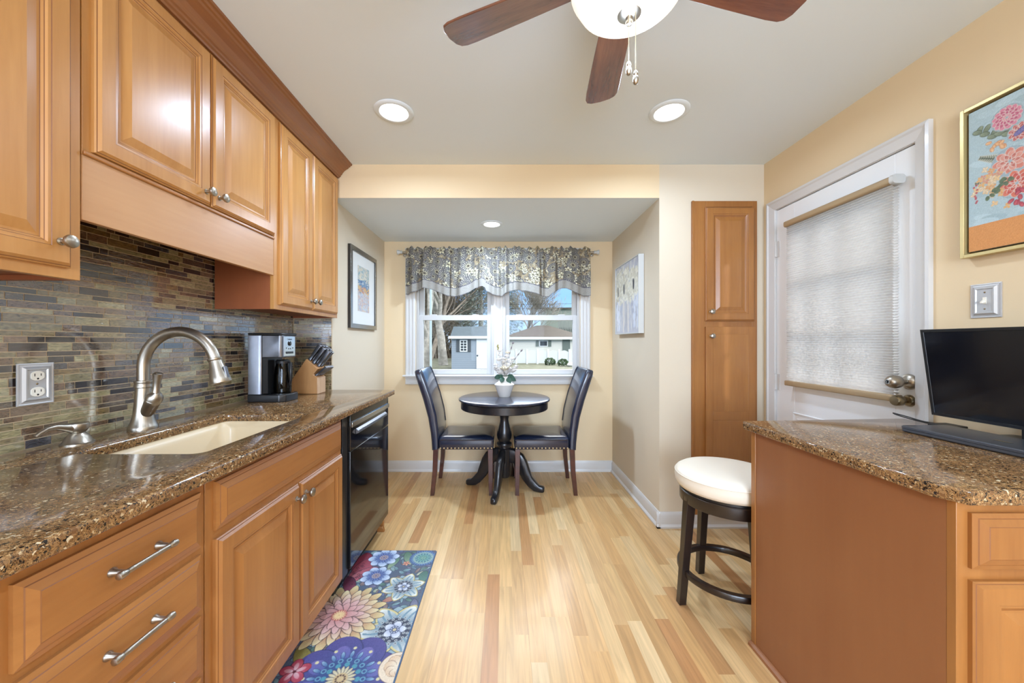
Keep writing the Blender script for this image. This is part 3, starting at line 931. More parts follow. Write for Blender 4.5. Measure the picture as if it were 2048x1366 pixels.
t = base(-0.3, 0.55, 'maple base cabinet nearest the camera, out past the left drawers')
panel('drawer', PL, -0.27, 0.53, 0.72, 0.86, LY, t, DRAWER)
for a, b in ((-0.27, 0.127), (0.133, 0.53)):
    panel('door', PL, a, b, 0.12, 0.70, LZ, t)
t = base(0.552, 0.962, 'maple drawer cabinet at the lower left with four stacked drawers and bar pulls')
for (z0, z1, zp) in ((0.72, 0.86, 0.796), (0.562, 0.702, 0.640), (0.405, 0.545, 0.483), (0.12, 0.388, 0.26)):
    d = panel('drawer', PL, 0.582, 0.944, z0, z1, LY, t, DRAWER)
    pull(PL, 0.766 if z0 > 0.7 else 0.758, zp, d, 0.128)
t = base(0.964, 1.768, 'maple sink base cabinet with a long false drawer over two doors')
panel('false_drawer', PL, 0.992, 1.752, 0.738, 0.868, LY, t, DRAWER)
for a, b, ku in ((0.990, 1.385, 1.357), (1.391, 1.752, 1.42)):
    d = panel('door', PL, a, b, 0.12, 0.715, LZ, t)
    knob(PL, ku, 0.668, d)
t = thing('end_panel', (-1.1, 2.46, 0), 'maple end panel standing beyond the black dishwasher', 'panel')
bx(XL + 0.3, -0.80, 2.447, 2.472, 0.0, 0.892).build('board', M['lz'], t, 0.001)
mb = MB(); mb.prism([(-0.84, 0), (-0.785, 0), (-0.79, 0.02), (-0.80, 0.03), (-0.84, 0.03)], 'xz', 2.425, 2.4465); mb.build('foot_block', M['lx'], t, 0.002)

# dishwasher
dw = thing('dishwasher', (-1.1, 2.13, 0), 'black built-in dishwasher with a steel strip handle, under the far end of the counter', 'dishwasher')
bx(-1.34, -0.80, 1.775, 2.44, 0.10, 0.888).build('tub_housing', M['blackplastic'], dw)
bx(-0.80, -0.775, 1.775, 1.834, 0.10, 0.888).build('filler_strip', M['blackplastic'], dw, 0.001)
bx(-0.80, -0.762, 1.838, 2.436, 0.115, 0.70).build('door_panel', M['blackgloss'], dw, 0.003)
mb = MB(); mb.box(-0.80, -0.762, 1.838, 2.436, 0.702, 0.888); mb.build('control_panel', M['blackgloss'], dw, 0.003)
mb = MB(); mb.box(-0.762, -0.7545, 1.842, 2.432, 0.818, 0.843); mb.build('handle_strip', M['chrome'], dw, 0.001)
mb = MB(); mb.loft([[(-0.761, y, 0.80), (-0.748, y, 0.79), (-0.745, y, 0.778), (-0.761, y, 0.772)] for y in (1.90, 2.37)]); mb.build('pocket_handle', M['steel'], dw, 0.001)
bx(-1.3, -0.83, 1.80, 2.42, 0.0, 0.0995).build('kick_plate', M['blackplastic'], dw)


# ------------------------------------------------------------------ countertops
def slab(outer, z0, z1, hole=None, name='countertop', mats=None, r=0.006):
    bm = bmesh.new()

    def inset(poly, d):
        n = len(poly); out = []
        for i in range(n):
            p, a, b = Vector(poly[i]), Vector(poly[i - 1]), Vector(poly[(i + 1) % n])
            e1 = (p - a).normalized(); e2 = (b - p).normalized()
            n1 = Vector((-e1.y, e1.x)); n2 = Vector((-e2.y, e2.x))
            m_ = (n1 + n2)
            m_ = m_ / max(1e-6, (1 + n1.dot(n2)))
            out.append(p + m_ * d)
        return out

    def wall(poly, sign):
        prof = [(r * 0.3, z0), (0, z0 + r * 0.5), (0, z1 - r), (r * 0.3, z1 - r * 0.3), (r, z1)]
        rings = []
        for d, z in prof:
            rings.append([bm.verts.new((q.x, q.y, z)) for q in inset(poly, d * sign)])
        for a, b in zip(rings, rings[1:]):
            for i in range(len(a)):
                j = (i + 1) % len(a)
                bm.faces.new((a[i], a[j], b[j], b[i]))
        return rings[0], rings[-1]
    lo, hi = wall(outer, 1)
    loops = [(lo, hi)]
    if hole:
        loops.append(wall(hole, -1))
    for k_ in (0, 1):
        es = []
        for lp in loops:
            ring = lp[k_]
            for i in range(len(ring)):
                es.append(bm.edges.get((ring[i], ring[(i + 1) % len(ring)])))
        bmesh.ops.triangle_fill(bm, use_beauty=True, edges=es)
    bmesh.ops.recalc_face_normals(bm, faces=bm.faces)
    me = bpy.data.meshes.new(name)
    bm.to_mesh(me); bm.free()
    me.materials.append(mats or M['stone'])
    me.polygons.foreach_set('use_smooth', [True] * len(me.polygons)); me.set_sharp_from_angle(angle=R(50))
    o = bpy.data.objects.new(name, me); COL.objects.link(o)
    return o


SX0, SX1, SYa, SYb = -1.235, -0.868, 1.057, 1.64
hole = rrect((SX0 + SX1) / 2, (SYa + SYb) / 2, (SX1 - SX0) / 2, (SYb - SYa) / 2, 0.03, 5)
ct = slab([(XL + 0.011, -0.3), (-0.736, -0.3), (-0.736, 2.487), (XL + 0.011, 2.483)], 0.893, CT, hole)
ct.data.transform(Matrix.Translation((0, 0, 0)))
tag(ct, 'long speckled brown quartz countertop with the sink cut into it, along the tiled wall', 'countertop')
pct = slab([(0.998, 0.868), (1.028, 0.815), (1.747, 0.815), (1.747, 1.50), (1.725, 1.502), (1.725, 1.598), (0.998, 1.545)], 0.882, 0.915)
tag(pct, 'speckled brown quartz countertop of the peninsula, under the monitor and laptop', 'countertop')

# sink
sk = thing('kitchen_sink', ((SX0 + SX1) / 2, 1.35, 0.68), 'bisque single-bowl sink set under the speckled counter', 'sink')
mb = MB()
cx, cy, hx, hy = (SX0 + SX1) / 2, (SYa + SYb) / 2, (SX1 - SX0) / 2, (SYb - SYa) / 2
L_ = []
for dx, z, rr in ((-0.03, 0.672, 0.05), (0.0, 0.70, 0.05), (0.010, 0.88, 0.05), (0.022, 0.8925, 0.04), (0.004, 0.8925, 0.034), (0.002, 0.885, 0.034), (-0.002, 0.878, 0.034), (-0.010, 0.862, 0.045), (-0.014, 0.72, 0.05), (-0.03, 0.697, 0.06), (-0.06, 0.690, 0.06)):
    L_.append([(x_, y_, z) for x_, y_ in rrect(cx, cy, hx + dx, hy + dx, rr, 5)])
mb.loft(L_); mb.build('bowl', M['sink'], sk, smooth=50)
mb = MB(); mb.lathe([(0.042, 0.690), (0.044, 0.693), (0.036, 0.694), (0.030, 0.691), (0.001, 0.691)], (cx, cy, 0), 24); mb.build('drain', M['nickel'], sk)

# faucet
FX, FY = -1.33, 1.364
fc = thing('kitchen_faucet', (FX, FY, CT), 'brushed nickel gooseneck pull-down faucet behind the sink', 'faucet')
mb = MB(); mb.lathe([(0.043, 0.0), (0.043, 0.008), (0.041, 0.012), (0.034, 0.03), (0.029, 0.055), (0.0255, 0.09), (0.0235, 0.13), (0.0225, 0.150)], (FX, FY, CT), 36)
mb.lathe([(0.0225, 0.15), (0.0255, 0.152), (0.0262, 0.156), (0.0245, 0.160), (0.0245, 0.168), (0.0262, 0.172), (0.0255, 0.176), (0.0205, 0.178)], (FX, FY, CT), 36)
mb.build('body', M['nickel'], fc)
mb = MB(); AR = 0.134; AZ = 1.148
pts = [(FX, FY, CT + 0.177), (FX, FY, 1.12)]
for i in range(0, 31):
    a = R(180 - i * (165 / 30)); pts.append((FX + AR + AR * math.cos(a), FY, AZ + AR * math.sin(a)))
mb.tube(pts, 0.0185, 24); mb.build('gooseneck', M['nickel'], fc)
a = R(15); pe = Vector((FX + AR + AR * math.cos(a), FY, AZ + AR * math.sin(a))); dd = Vector((math.sin(a), 0, -math.cos(a)))
mb = MB(); mb.lathe([(0.019, -0.002), (0.0225, 0.0), (0.0225, 0.006), (0.020, 0.009), (0.021, 0.02), (0.026, 0.045), (0.031, 0.070), (0.0335, 0.085), (0.0325, 0.092), (0.028, 0.094), (0.026, 0.090), (0.001, 0.090)], pe, 28, dd)
sp = mb.build('spray_head', M['nickel'], fc)
mb = MB(); mb.xf; c0 = pe + dd * 0.055 + Vector((0.026, 0, 0.006)); mb.loft([[tuple(c0 + Vector((q * 0.25, p, 0)) + dd * z + Vector((w, 0, 0))) for p, q, w in ((-0.008, 0, 0), (0.008, 0, 0), (0.007, 0, 0.006), (-0.007, 0, 0.006))] for z in (-0.02, 0.03)])
mb.build('spray_button', M['steel'], sp, 0.002)
mb = MB(); h0 = Vector((FX + 0.008, FY - 0.002, CT + 0.045)); h1 = Vector((FX + 0.060, FY - 0.018, CT + 0.118)); hd = (h1 - h0).normalized(); hl = (h1 - h0).length
mb.lathe([(0.016, 0), (0.021, hl * 0.3), (0.0235, hl * 0.75), (0.0245, hl * 0.86), (0.0235, hl * 0.88), (0.0255, hl * 0.9), (0.0235, hl * 1.06), (0.015, hl * 1.18), (0.010, hl * 1.24)], h0, 28, hd)
vb = mb.build('valve_body', M['nickel'], fc)
mb = MB(); p0 = h0 + hd * hl * 1.15 + Vector((-0.003, 0, 0.0)); mb.tube([p0, p0 + Vector((0.002, 0, 0.02)), p0 + Vector((0.0055, -0.001, 0.045)), p0 + Vector((0.011, -0.003, 0.075)), p0 + Vector((0.012, -0.003, 0.079))], [0.0125, 0.0105, 0.0115, 0.0155, 0.010], 20)
mb.build('lever_handle', M['nickel'], fc)

# soap dispenser
DX, DYs = -1.338, 1.161
sd = thing('soap_dispenser', (DX, DYs, CT), 'brushed nickel soap dispenser with a drooping spout, left of the faucet', 'soap dispenser')
mb = MB(); mb.lathe([(0.038, 0), (0.038, 0.004), (0.034, 0.007), (0.026, 0.024), (0.019, 0.032), (0.0155, 0.036)], (DX, DYs, CT), 30); mb.build('base', M['nickel'], sd)
mb = MB(); mb.lathe([(0.0155, 0.036), (0.020, 0.038), (0.024, 0.046), (0.0265, 0.062), (0.0255, 0.064), (0.001, 0.062)], (DX, DYs, CT), 30)
mb.build('pump_head', M['nickel'], sd)
mb = MB(); mb.tube([(DX, DYs - 0.012, CT + 0.052), (DX - 0.001, DYs - 0.032, CT + 0.057), (DX - 0.002, DYs - 0.055, CT + 0.064), (DX - 0.003, DYs - 0.075, CT + 0.063), (DX - 0.004, DYs - 0.092, CT + 0.054), (DX - 0.005, DYs - 0.100, CT + 0.046)], [0.016, 0.011, 0.008, 0.0065, 0.006, 0.0055], 16)
mb.build('spout', M['nickel'], sd)

# outlet
OY0, OY1, OZ0, OZ1 = 1.068, 1.156, 1.056, 1.180
PW = px_(XL + 0.011)
ot = thing('wall_outlet', (XL + 0.011, 1.112, 1.118), 'double wall outlet with a pewter cover plate on the mosaic tile', 'outlet')
ringloft(MB(), PW, OY0, OY1, OZ0, OZ1, [(0, 0, 0), (0, 0.003, 0), (0.003, 0.004, 0), (0.005, 0.003, 0), (0.010, 0.004, 0), (0.016, 0.009, 0), (0.019, 0.009, 0), (0.021, 0.006, 0)]).build('cover_plate', M['plate'], ot, smooth=15)
oc = (OY0 + OY1) / 2
for zc in (1.142, 1.094):
    mb = MB()
    poly = [(oc + p[0], zc + p[1]) for p in [(max(-0.0165, min(0.0165, 0.0185 * math.cos(a_))), 0.0145 * math.sin(a_)) for a_ in [2 * math.pi * i / 28 for i in range(28)]]]
    mb.loft([[PW(u, z, 0.0062) for u, z in poly], [PW(u, z, 0.0085) for u, z in poly]])
    rc = mb.build('receptacle', M['ivory'], ot, 0.0006)
    mb = MB()
    for du, hh in ((-0.0075, 0.0042), (0.0075, 0.0036)):
        mb.add([PW(oc + du - 0.0011, zc + 0.003 - hh, 0.0087), PW(oc + du + 0.0011, zc + 0.003 - hh, 0.0087), PW(oc + du + 0.0011, zc + 0.003 + hh, 0.0087), PW(oc + du - 0.0011, zc + 0.003 + hh, 0.0087)], [(0, 1, 2, 3)])
    mb.add([PW(oc + 0.0028 * math.cos(a_), zc - 0.0085 + 0.0028 * math.sin(a_), 0.0087) for a_ in [2 * math.pi * i / 10 for i in range(10)]], [tuple(range(10))])
    tag(mb.build('slots', M['slot'], rc), kind=None)
mb = MB(); mb.lathe([(0.003, 0), (0.002, 0.001), (0.0005, 0.0012)], PW(oc, 1.118, 0.0062), 12, (1, 0, 0)); mb.build('screw', M['nickel_dark'], ot)

# ------------------------------------------------------------------ coffee maker, facing the room
cm = thing('coffee_maker', (-1.25, 2.04, CT), 'steel and black drip coffee maker on the counter between faucet and knife block', 'coffee maker')
Z = CT
mb = MB(); mb.loft([[(-1.355 + 0.0, 1.952, z), (-1.19, 1.952, z), (-1.162, 1.972, z), (-1.155, 2.03, z), (-1.162, 2.088, z), (-1.19, 2.108, z), (-1.355, 2.108, z)] for z in (Z, Z + 0.040)])
mb.build('base', M['blackplastic'], cm, 0.004)
mb = MB(); mb.lathe([(0.055, 0), (0.055, 0.003), (0.001, 0.003)], (-1.215, 2.03, Z + 0.0402), 28); mb.build('warming_plate', M['blackgloss'], cm)
mb = MB()
sec = [(-1.355, 1.957), (-1.245, 1.957), (-1.232, 1.965), (-1.228, 1.975), (-1.228, 2.085), (-1.232, 2.095), (-1.245, 2.103), (-1.355, 2.103)]
mb.loft([[(x_ - 0.055 if x_ > -1.3 else x_, y_, z) for x_, y_ in sec] for z in (Z + 0.0402, Z + 0.355)])
mb.build('water_tank_housing', M['steel'], cm, 0.002)
mb = MB(); mb.box(-1.282, -1.255, 1.966, 2.094, Z + 0.045, Z + 0.235); mb.build('carafe_recess', M['blackplastic'], cm)
mb = MB(); mb.loft([[(-1.2818, 1.958, z), (-1.19, 1.958, z), (-1.180, 1.966, z), (-1.178, 1.98, z), (-1.178, 2.08, z), (-1.180, 2.094, z), (-1.19, 2.102, z), (-1.2818, 2.102, z)] for z in (Z + 0.237, Z + 0.355)])
mb.build('brew_head', M['steel'], cm, 0.003)
mb = MB(); mb.box(-1.356, -1.1775, 1.955, 2.105, Z + 0.3555, Z + 0.368); mb.build('lid', M['blackplastic'], cm, 0.005)
PC = px_(-1.1778)
cpn = ringloft(MB(), PC, 1.978, 2.082, Z + 0.243, Z + 0.350, [(0, 0, 0), (0, 0.001, 0), (0.001, 0.0015, 0)]).build('control_plate', M['chrome'], cm)
mb = MB(); mb.lathe([(0.013, 0.0015), (0.013, 0.005), (0.010, 0.007), (0.001, 0.007)], PC(2.03, Z + 0.312, 0), 20, (1, 0, 0)); mb.build('dial', M['blackgloss'], cpn)
mb = MB(); mb.box(-1.1764, -1.173, 1.998, 2.062, Z + 0.256, Z + 0.268); mb.build('switch_bar', M['blackplastic'], cpn, 0.001)
mb = MB()
for du in (-0.03, -0.008, 0.008, 0.03):
    mb.lathe([(0.003, 0.0015), (0.003, 0.003), (0.0005, 0.0032)], PC(2.03 + du, Z + 0.287 - 0.004 * (abs(du) < 0.01), 0), 10, (1, 0, 0))
mb.build('indicator_buttons', M['slot'], cpn)
try:
    fcu = bpy.data.curves.new('maker_name', 'FONT'); fcu.body = 'Cuisinart'; fcu.size = 0.013; fcu.align_x = 'CENTER'; fcu.extrude = 0.0002
    tmp = bpy.data.objects.new('t', fcu); COL.objects.link(tmp)
    tmp.rotation_euler = (R(90), 0, R(90)); tmp.location = PC(2.03, Z + 0.331, 0.0017)
    dg = bpy.context.evaluated_depsgraph_get(); me = bpy.data.meshes.new_from_object(tmp.evaluated_get(dg)); me.transform(tmp.matrix_world if tmp.matrix_world != Matrix() else Matrix.Translation(tmp.location) @ tmp.rotation_euler.to_matrix().to_4x4())
    bpy.data.objects.remove(tmp)
    me.transform(Matrix.Translation(-Vector(ORG[cm.name]))); me.materials.clear(); me.materials.append(M['slot'])
    lo = bpy.data.objects.new('lettering', me); COL.objects.link(lo); lo.parent = cpn
except Exception as ex:
    print('lettering skipped', ex)
cf = thing('coffee_carafe', (-1.213, 2.03, Z + 0.0435), 'smoky glass coffee carafe standing inside the coffee maker', 'carafe')
mb = MB(); mb.lathe([(0.036, 0), (0.042, 0.004), (0.044, 0.03), (0.042, 0.09), (0.037, 0.135), (0.033, 0.158), (0.031, 0.158), (0.035, 0.135), (0.040, 0.09), (0.042, 0.03), (0.040, 0.006), (0.001, 0.006)], (-1.213, 2.03, Z + 0.0435), 32); mb.build('glass_body', M['carafe'], cf)
mb = MB(); mb.lathe([(0.035, 0.159), (0.036, 0.172), (0.028, 0.180), (0.001, 0.181)], (-1.213, 2.03, Z + 0.0435), 28); mb.build('lid', M['blackplastic'], cf)
mb = MB(); mb.tube([(-1.180, 2.028, Z + 0.21), (-1.163, 2.018, Z + 0.205), (-1.158, 2.012, Z + 0.16), (-1.160, 2.014, Z + 0.11), (-1.172, 2.022, Z + 0.085)], 0.007, 10, flat=0.7); mb.build('handle', M['blackplastic'], cf)

# ------------------------------------------------------------------ knife block with its knives
KY0, KY1 = 2.285, 2.385
kb_ = thing('knife_block', (-1.22, 2.335, CT), 'slanted light wood knife block at the far end of the counter', 'knife block')
mb = MB(); mb.prism([(-1.315, Z), (-1.155, Z), (-1.155, Z + 0.103), (-1.180, Z + 0.118), (-1.150, Z + 0.155), (-1.222, Z + 0.215), (-1.330, Z + 0.060)], 'xz', KY0, KY1)
mb.build('slotted_body', M['beech'], kb_, 0.002)
bx(-1.1548, -1.150, KY0, KY1, Z, Z + 0.10).build('front_board', M['beech_front'], kb_, 0.001)


def knife_handle(L, w, t, name):
    # local: blade root at the origin going down -z, handle up +z
    m_ = MB()
    m_.loft([[(p[0], p[1], z) for p in rrect(0, 0, w / 2 * s_, t / 2 * s2, min(w, t) * 0.24 * min(s_, s2), 3)] for z, s_, s2 in
             ((0.0, 0.8, 1.0), (0.008, 0.85, 1.0), (0.012, 0.7, 0.8), (0.03, 0.75, 0.8), (L * 0.5, 0.9, 0.95), (L * 0.85, 1.1, 1.05), (L * 0.97, 1.15, 1.0), (L, 0.8, 0.6))])
    m_.box(-w * 0.35, w * 0.35, -0.0012, 0.0012, -0.03, 0.0)
    return m_


big = knife_handle(0.115, 0.024, 0.018, 'kitchen_knife').build('kitchen_knife', M['steel'])
small = knife_handle(0.085, 0.016, 0.012, 'steak_knife').build('steak_knife', M['steel'])
nrm = Vector((0.60, 0, 0.76)).normalized()
spots = [(-1.212, 2.305, 0.207), (-1.212, 2.337, 0.207), (-1.212, 2.368, 0.207), (-1.186, 2.302, 0.187), (-1.186, 2.335, 0.187), (-1.186, 2.368, 0.187), (-1.164, 2.318, 0.168), (-1.164, 2.352, 0.168)]
klab = ['steel handled knife highest in the back row of the block, nearest the coffee maker', 'steel handled knife in the middle of the block\'s back row', 'steel handled knife in the back row beside the wall edge of the block',
        'steel handled knife in the middle row nearest the coffee maker', 'steel handled knife in the centre of the block\'s middle row', 'steel handled knife in the middle row on the far side of the block',
        'short steel handled knife low in the front slots of the block', 'kitchen shears handle low on the far side of the block']
for i, (x_, y_, z_) in enumerate(spots):
    o = big if i == 0 else copy_tree(big)
    o.location = Vector((x_, y_, Z + z_)) + nrm * 0.004
    o.rotation_euler = (0, math.atan2(nrm.x, nrm.z) - R(3) + R(2) * (i % 3), R(0))
    tag(o, klab[i], 'knife', 'steel handled knives in the block')
for i in range(6):
    o = small if i == 0 else copy_tree(small)
    o.location = (-1.166, 2.293 + i * 0.0165, Z + 0.113)
    o.rotation_euler = (0, R(52), 0)
    tag(o, 'thin steel steak knife in the low front row of the knife block', 'knife', 'steak knives in the low front row')

# ------------------------------------------------------------------ pantry cabinet set in the wall
pn = thing('pantry_cabinet', (1.477, YN, 0.088), 'tall narrow maple pantry cabinet built into the wall left of the white door', 'cabinet')
PM = [M['pantry'], M['moulding_line']]
mb = MB(); mb.box(1.262, 1.28, YN + 0.003, 2.95, 0.092, 2.186); mb.box(1.674, 1.692, YN + 0.003, 2.95, 0.092, 2.186); mb.box(1.28, 1.674, 2.93, 2.95, 0.092, 2.186); mb.box(1.28, 1.674, YN + 0.003, 2.93, 0.092, 0.11); mb.box(1.28, 1.674, YN + 0.003, 2.93, 2.168, 2.186)
mb.build('carcass', M['inside'], pn)
mb = MB(); mb.box(1.2585, 1.352, YN - 0.012, YN + 0.002, 0.088, 2.19); mb.box(1.662, 1.6955, YN - 0.012, YN + 0.002, 0.088, 2.19)
mb.box(1.3521, 1.6619, YN - 0.012, YN + 0.002, 2.15, 2.19); mb.box(1.3521, 1.6619, YN - 0.012, YN + 0.002, 1.325, 1.41); mb.box(1.3521, 1.6619, YN - 0.012, YN + 0.002, 0.088, 0.13)
mb.box(1.2585, 1.272, YN - 0.018, YN - 0.0121, 0.088, 2.19)
mb.build('face_frame', M['pantry'], pn, 0.0012)
PP = my_(YN - 0.012)
d = panel('door', PP, 1.343, 1.672, 1.385, 2.145, PM, pn)
knob(PP, 1.374, 1.446, d, 0.019, (0, -1, 0))
# lower door: one slab with two raised fields
mb = MB(); mb.box(1.343, 1.672, YN - 0.031, YN - 0.0121, 0.128, 1.347)
d = mb.build('door', M['pantry'], pn, 0.004)
FIELD = [(0, 0.019, 0), (0.0015, 0.0175, 1), (0.008, 0.0165, 0), (0.011, 0.0130, 0), (0.0125, 0.0120, 1), (0.018, 0.0100, 0), (0.042, 0.0185, 0)]
bpy.data.objects.remove(d)
mb = MB()
mb.box(1.343, 1.390, YN - 0.031, YN - 0.0121, 0.128, 1.347); mb.box(1.625, 1.672, YN - 0.031, YN - 0.0121, 0.128, 1.347)
for a, b in ((0.128, 0.178), (0.725, 0.783), (1.297, 1.347)):
    mb.box(1.390, 1.625, YN - 0.031, YN - 0.0121, a, b)
d = mb.build('door', M['pantry'], pn, 0.001)
for a, b in ((0.178, 0.725), (0.783, 1.297)):
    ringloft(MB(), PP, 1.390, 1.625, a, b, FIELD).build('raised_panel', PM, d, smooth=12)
knob(PP, 1.376, 1.285, d, 0.019, (0, -1, 0))

# ------------------------------------------------------------------ peninsula cabinet
pc = thing('peninsula_cabinet', (1.38, 1.17, 0), 'maple peninsula cabinet with a plain reddish side panel and a drawer over a door', 'cabinet')
PFY = 0.835
mb = MB(); mb.box(1.0275, 1.04, PFY + 0.019, 1.515, 0.1, 0.8815); mb.box(1.73, 1.745, PFY + 0.019, 1.50, 0.1, 0.8815); mb.box(1.04, 1.73, 1.485, 1.50, 0.1, 0.8815); mb.box(1.04, 1.73, PFY + 0.019, 1.485, 0.1, 0.118)
mb.build('carcass', M['inside'], pc)
bx(1.0205, 1.0272, PFY + 0.019, 1.499, 0.012, 0.8815).build('side_panel', M['endpanel'], pc)
mb = MB(); mb.box(1.0175, 1.0274, 1.4995, 1.524, 0.0, 0.8815); mb.build('corner_batten', M['pantry'], pc, 0.002)
mb = MB(); mb.prism([(1.004, 0), (1.0203, 0), (1.0203, 0.018), (1.014, 0.017), (1.006, 0.010)], 'xz', PFY + 0.001, 1.524); mb.build('shoe_moulding', M['endpanel'], pc, smooth=30)
bx(1.0205, 1.745, PFY, PFY + 0.0188, 0.1, 0.8815).build('face_frame', M['pantry'], pc, 0.001)
bx(1.03, 1.745, PFY + 0.06, 1.50, 0.0, 0.0995).build('toe_kick', M['lx'], pc)
PFm = [M['pantry'], M['moulding_line']]; PY = my_(PFY)
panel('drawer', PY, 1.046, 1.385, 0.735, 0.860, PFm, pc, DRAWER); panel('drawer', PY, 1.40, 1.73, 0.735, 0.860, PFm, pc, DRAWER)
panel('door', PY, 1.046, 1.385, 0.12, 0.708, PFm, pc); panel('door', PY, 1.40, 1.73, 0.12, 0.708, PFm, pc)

# ------------------------------------------------------------------ chairs
def chair_proto():
    t = thing('dining_chair', (0, 0, 0))
    # padded back with its gently curved sides
    mb = MB(); L_ = []
    prof = [(0.375, -0.222, 0.055), (0.44, -0.224, 0.058), (0.52, -0.230, 0.062), (0.64, -0.248, 0.066), (0.78, -0.285, 0.068), (0.90, -0.325, 0.066), (0.98, -0.353, 0.062), (1.010, -0.364, 0.054), (1.020, -0.367, 0.040)]
    for z, xc, th in prof:
        hw = 0.214 + 0.008 * (z - 0.4)
        if z > 1.0: hw -= 0.006
        if z > 1.015: hw -= 0.010
        L_.append([(xc + p[0], p[1], z + (p[0]) * 0.25) for p in rrect(0, 0, th / 2, hw, min(0.018, th / 2.2), 4)])
    mb.loft(L_); mb.build('backrest', M['leather'], t, smooth=60)
    pts = []
    for z, xc, th in prof[2:]:
        pts.append((xc + th / 2 + 0.0005, 0.196 + 0.006 * (z - 0.4), z + 0.008))
    for sg in (1, -1):
        mb = MB(); mb.tube([(p[0], sg * p[1], p[2]) for p in pts], 0.0022, 6); mb.build('piping', M['leather'], t)
    mb = MB(); L_ = []
    for z, dd_, dome in ((0.378, -0.004, 0), (0.384, 0, 0), (0.445, 0, 0), (0.456, -0.001, 0), (0.459, 0.0015, 0), (0.463, -0.002, 0), (0.474, -0.010, 0), (0.481, -0.030, 0), (0.486, -0.07, 0), (0.489, -0.12, 0)):
        L_.append([(p[0], p[1], z) for p in rrect(0.030, 0, 0.222 + dd_, 0.222 + dd_, max(0.016, 0.02 + dd_ * 0.1), 4)])
    mb.loft(L_); mb.build('seat', M['leather'], t, smooth=50)
    nl = MB(); nl.ball((0, 0, 0), 0.0062, 8, sc=(1, 1, 0.6)); nail = nl.build('nailhead', M['brass'], t)
    pos = []
    for i in range(15):
        pos.append((-0.178 + i * 0.0295, -0.2235, 'y')); pos.append((-0.178 + i * 0.0295, 0.2235, 'y'))
    for i in range(14):
        pos.append((0.2535, -0.2 + i * 0.0308, 'x'))
    for i, (x_, y_, k_) in enumerate(pos):
        n_ = nail if i == 0 else nail.copy()
        if i: COL.objects.link(n_); n_.parent = t
        n_.location = (x_, y_, 0.390)
        n_.rotation_euler = (R(90), 0, 0) if k_ == 'y' else (0, R(90), 0)
    for sy in (-1, 1):
        mb = MB(); mb.loft([[(cx_ + sx_ * w_, sy * 0.192 + q * w_, z) for sx_, q in ((-1, -1), (1, -1), (1, 1), (-1, 1))] for z, cx_, w_ in ((0, 0.228, 0.0155), (0.38, 0.224, 0.0205))])
        mb.build('leg', M['chairleg'], t, 0.002)
        mb = MB(); mb.loft([[(cx_ + sx_ * w_, sy * 0.192 + q * w_, z) for sx_, q in ((-1, -1), (1, -1), (1, 1), (-1, 1))] for z, cx_, w_ in ((0, -0.248, 0.0155), (0.2, -0.226, 0.0185), (0.376, -0.218, 0.0205))])
        mb.build('leg', M['chairleg'], t, 0.002)
    return t


ch = chair_proto()
tag(ch, 'dark leather dining chair left of the round table, facing right', 'chair', 'dark leather chairs at the round table')
c2 = copy_tree(ch)
tag(c2, 'dark leather dining chair right of the round table, facing left', 'chair', 'dark leather chairs at the round table')
ch.location = (-0.335, 3.205, 0); ch.rotation_euler = (0, 0, 0)
c2.location = (0.335, 3.205, 0); c2.rotation_euler = (0, 0, R(180))

# ------------------------------------------------------------------ round pedestal table
TX, TY, TZ = 0.003, 3.155, 0.777
tb = thing('pedestal_table', (TX, TY, 0), 'small round black pedestal table below the window', 'table')
mb = MB(); mb.lathe([(0.350, -0.030), (0.372, -0.028), (0.384, -0.022), (0.388, -0.014), (0.385, -0.006), (0.376, -0.001), (0.368, 0.0), (0.001, 0.0)], (TX, TY, TZ), 72); mb.build('table_top', M['tabletop'], tb)
mb = MB(); mb.lathe([(0.365, -0.090), (0.369, -0.086), (0.369, -0.031), (0.34, -0.0305), (0.34, -0.090)], (TX, TY, TZ), 72); mb.build('apron', M['blackpaint'], tb)
mb = MB(); mb.lathe([(0.10, 0.695), (0.075, 0.685), (0.052, 0.672), (0.050, 0.655), (0.060, 0.645), (0.056, 0.632), (0.040, 0.615), (0.036, 0.590), (0.040, 0.565), (0.050, 0.525), (0.060, 0.485), (0.064, 0.455), (0.060, 0.428), (0.048, 0.405), (0.044, 0.398), (0.062, 0.390), (0.066, 0.378), (0.062, 0.366), (0.048, 0.360), (0.048, 0.350), (0.058, 0.342), (0.058, 0.12), (0.046, 0.10), (0.001, 0.098)], (TX, TY, 0), 40); mb.build('turned_pedestal', M['blackpaint'], tb)
for ang in (-105, -15, 75, 165):
    mb = MB(); L_ = []
    for r_, z, h_, w_ in ((0.045, 0.285, 0.060, 0.024), (0.085, 0.282, 0.058, 0.024), (0.125, 0.255, 0.058, 0.023), (0.160, 0.200, 0.058, 0.023), (0.190, 0.135, 0.050, 0.022), (0.225, 0.078, 0.044, 0.021), (0.265, 0.042, 0.036, 0.021), (0.300, 0.026, 0.026, 0.022), (0.330, 0.024, 0.024, 0.022), (0.342, 0.024, 0.016, 0.018)):
        tn = Vector((0.6, 0, 0.8)) if r_ in (0.16, 0.19, 0.125) else (Vector((0.3, 0, 0.95)) if r_ < 0.28 and r_ > 0.1 else Vector((0, 0, 1)))
        L_.append([(r_ + tn.x * h_ * q, p * w_, z + tn.z * h_ * q) for p, q in ((-1, -0.8), (-0.7, -1), (0.7, -1), (1, -0.8), (1, 0.8), (0.7, 1), (-0.7, 1), (-1, 0.8))])
    mb.loft(L_); mb.xf(Matrix.Translation((TX, TY, 0)) @ Matrix.Rotation(R(ang), 4, 'Z')); mb.build('leg', M['blackpaint'], tb, smooth=60)

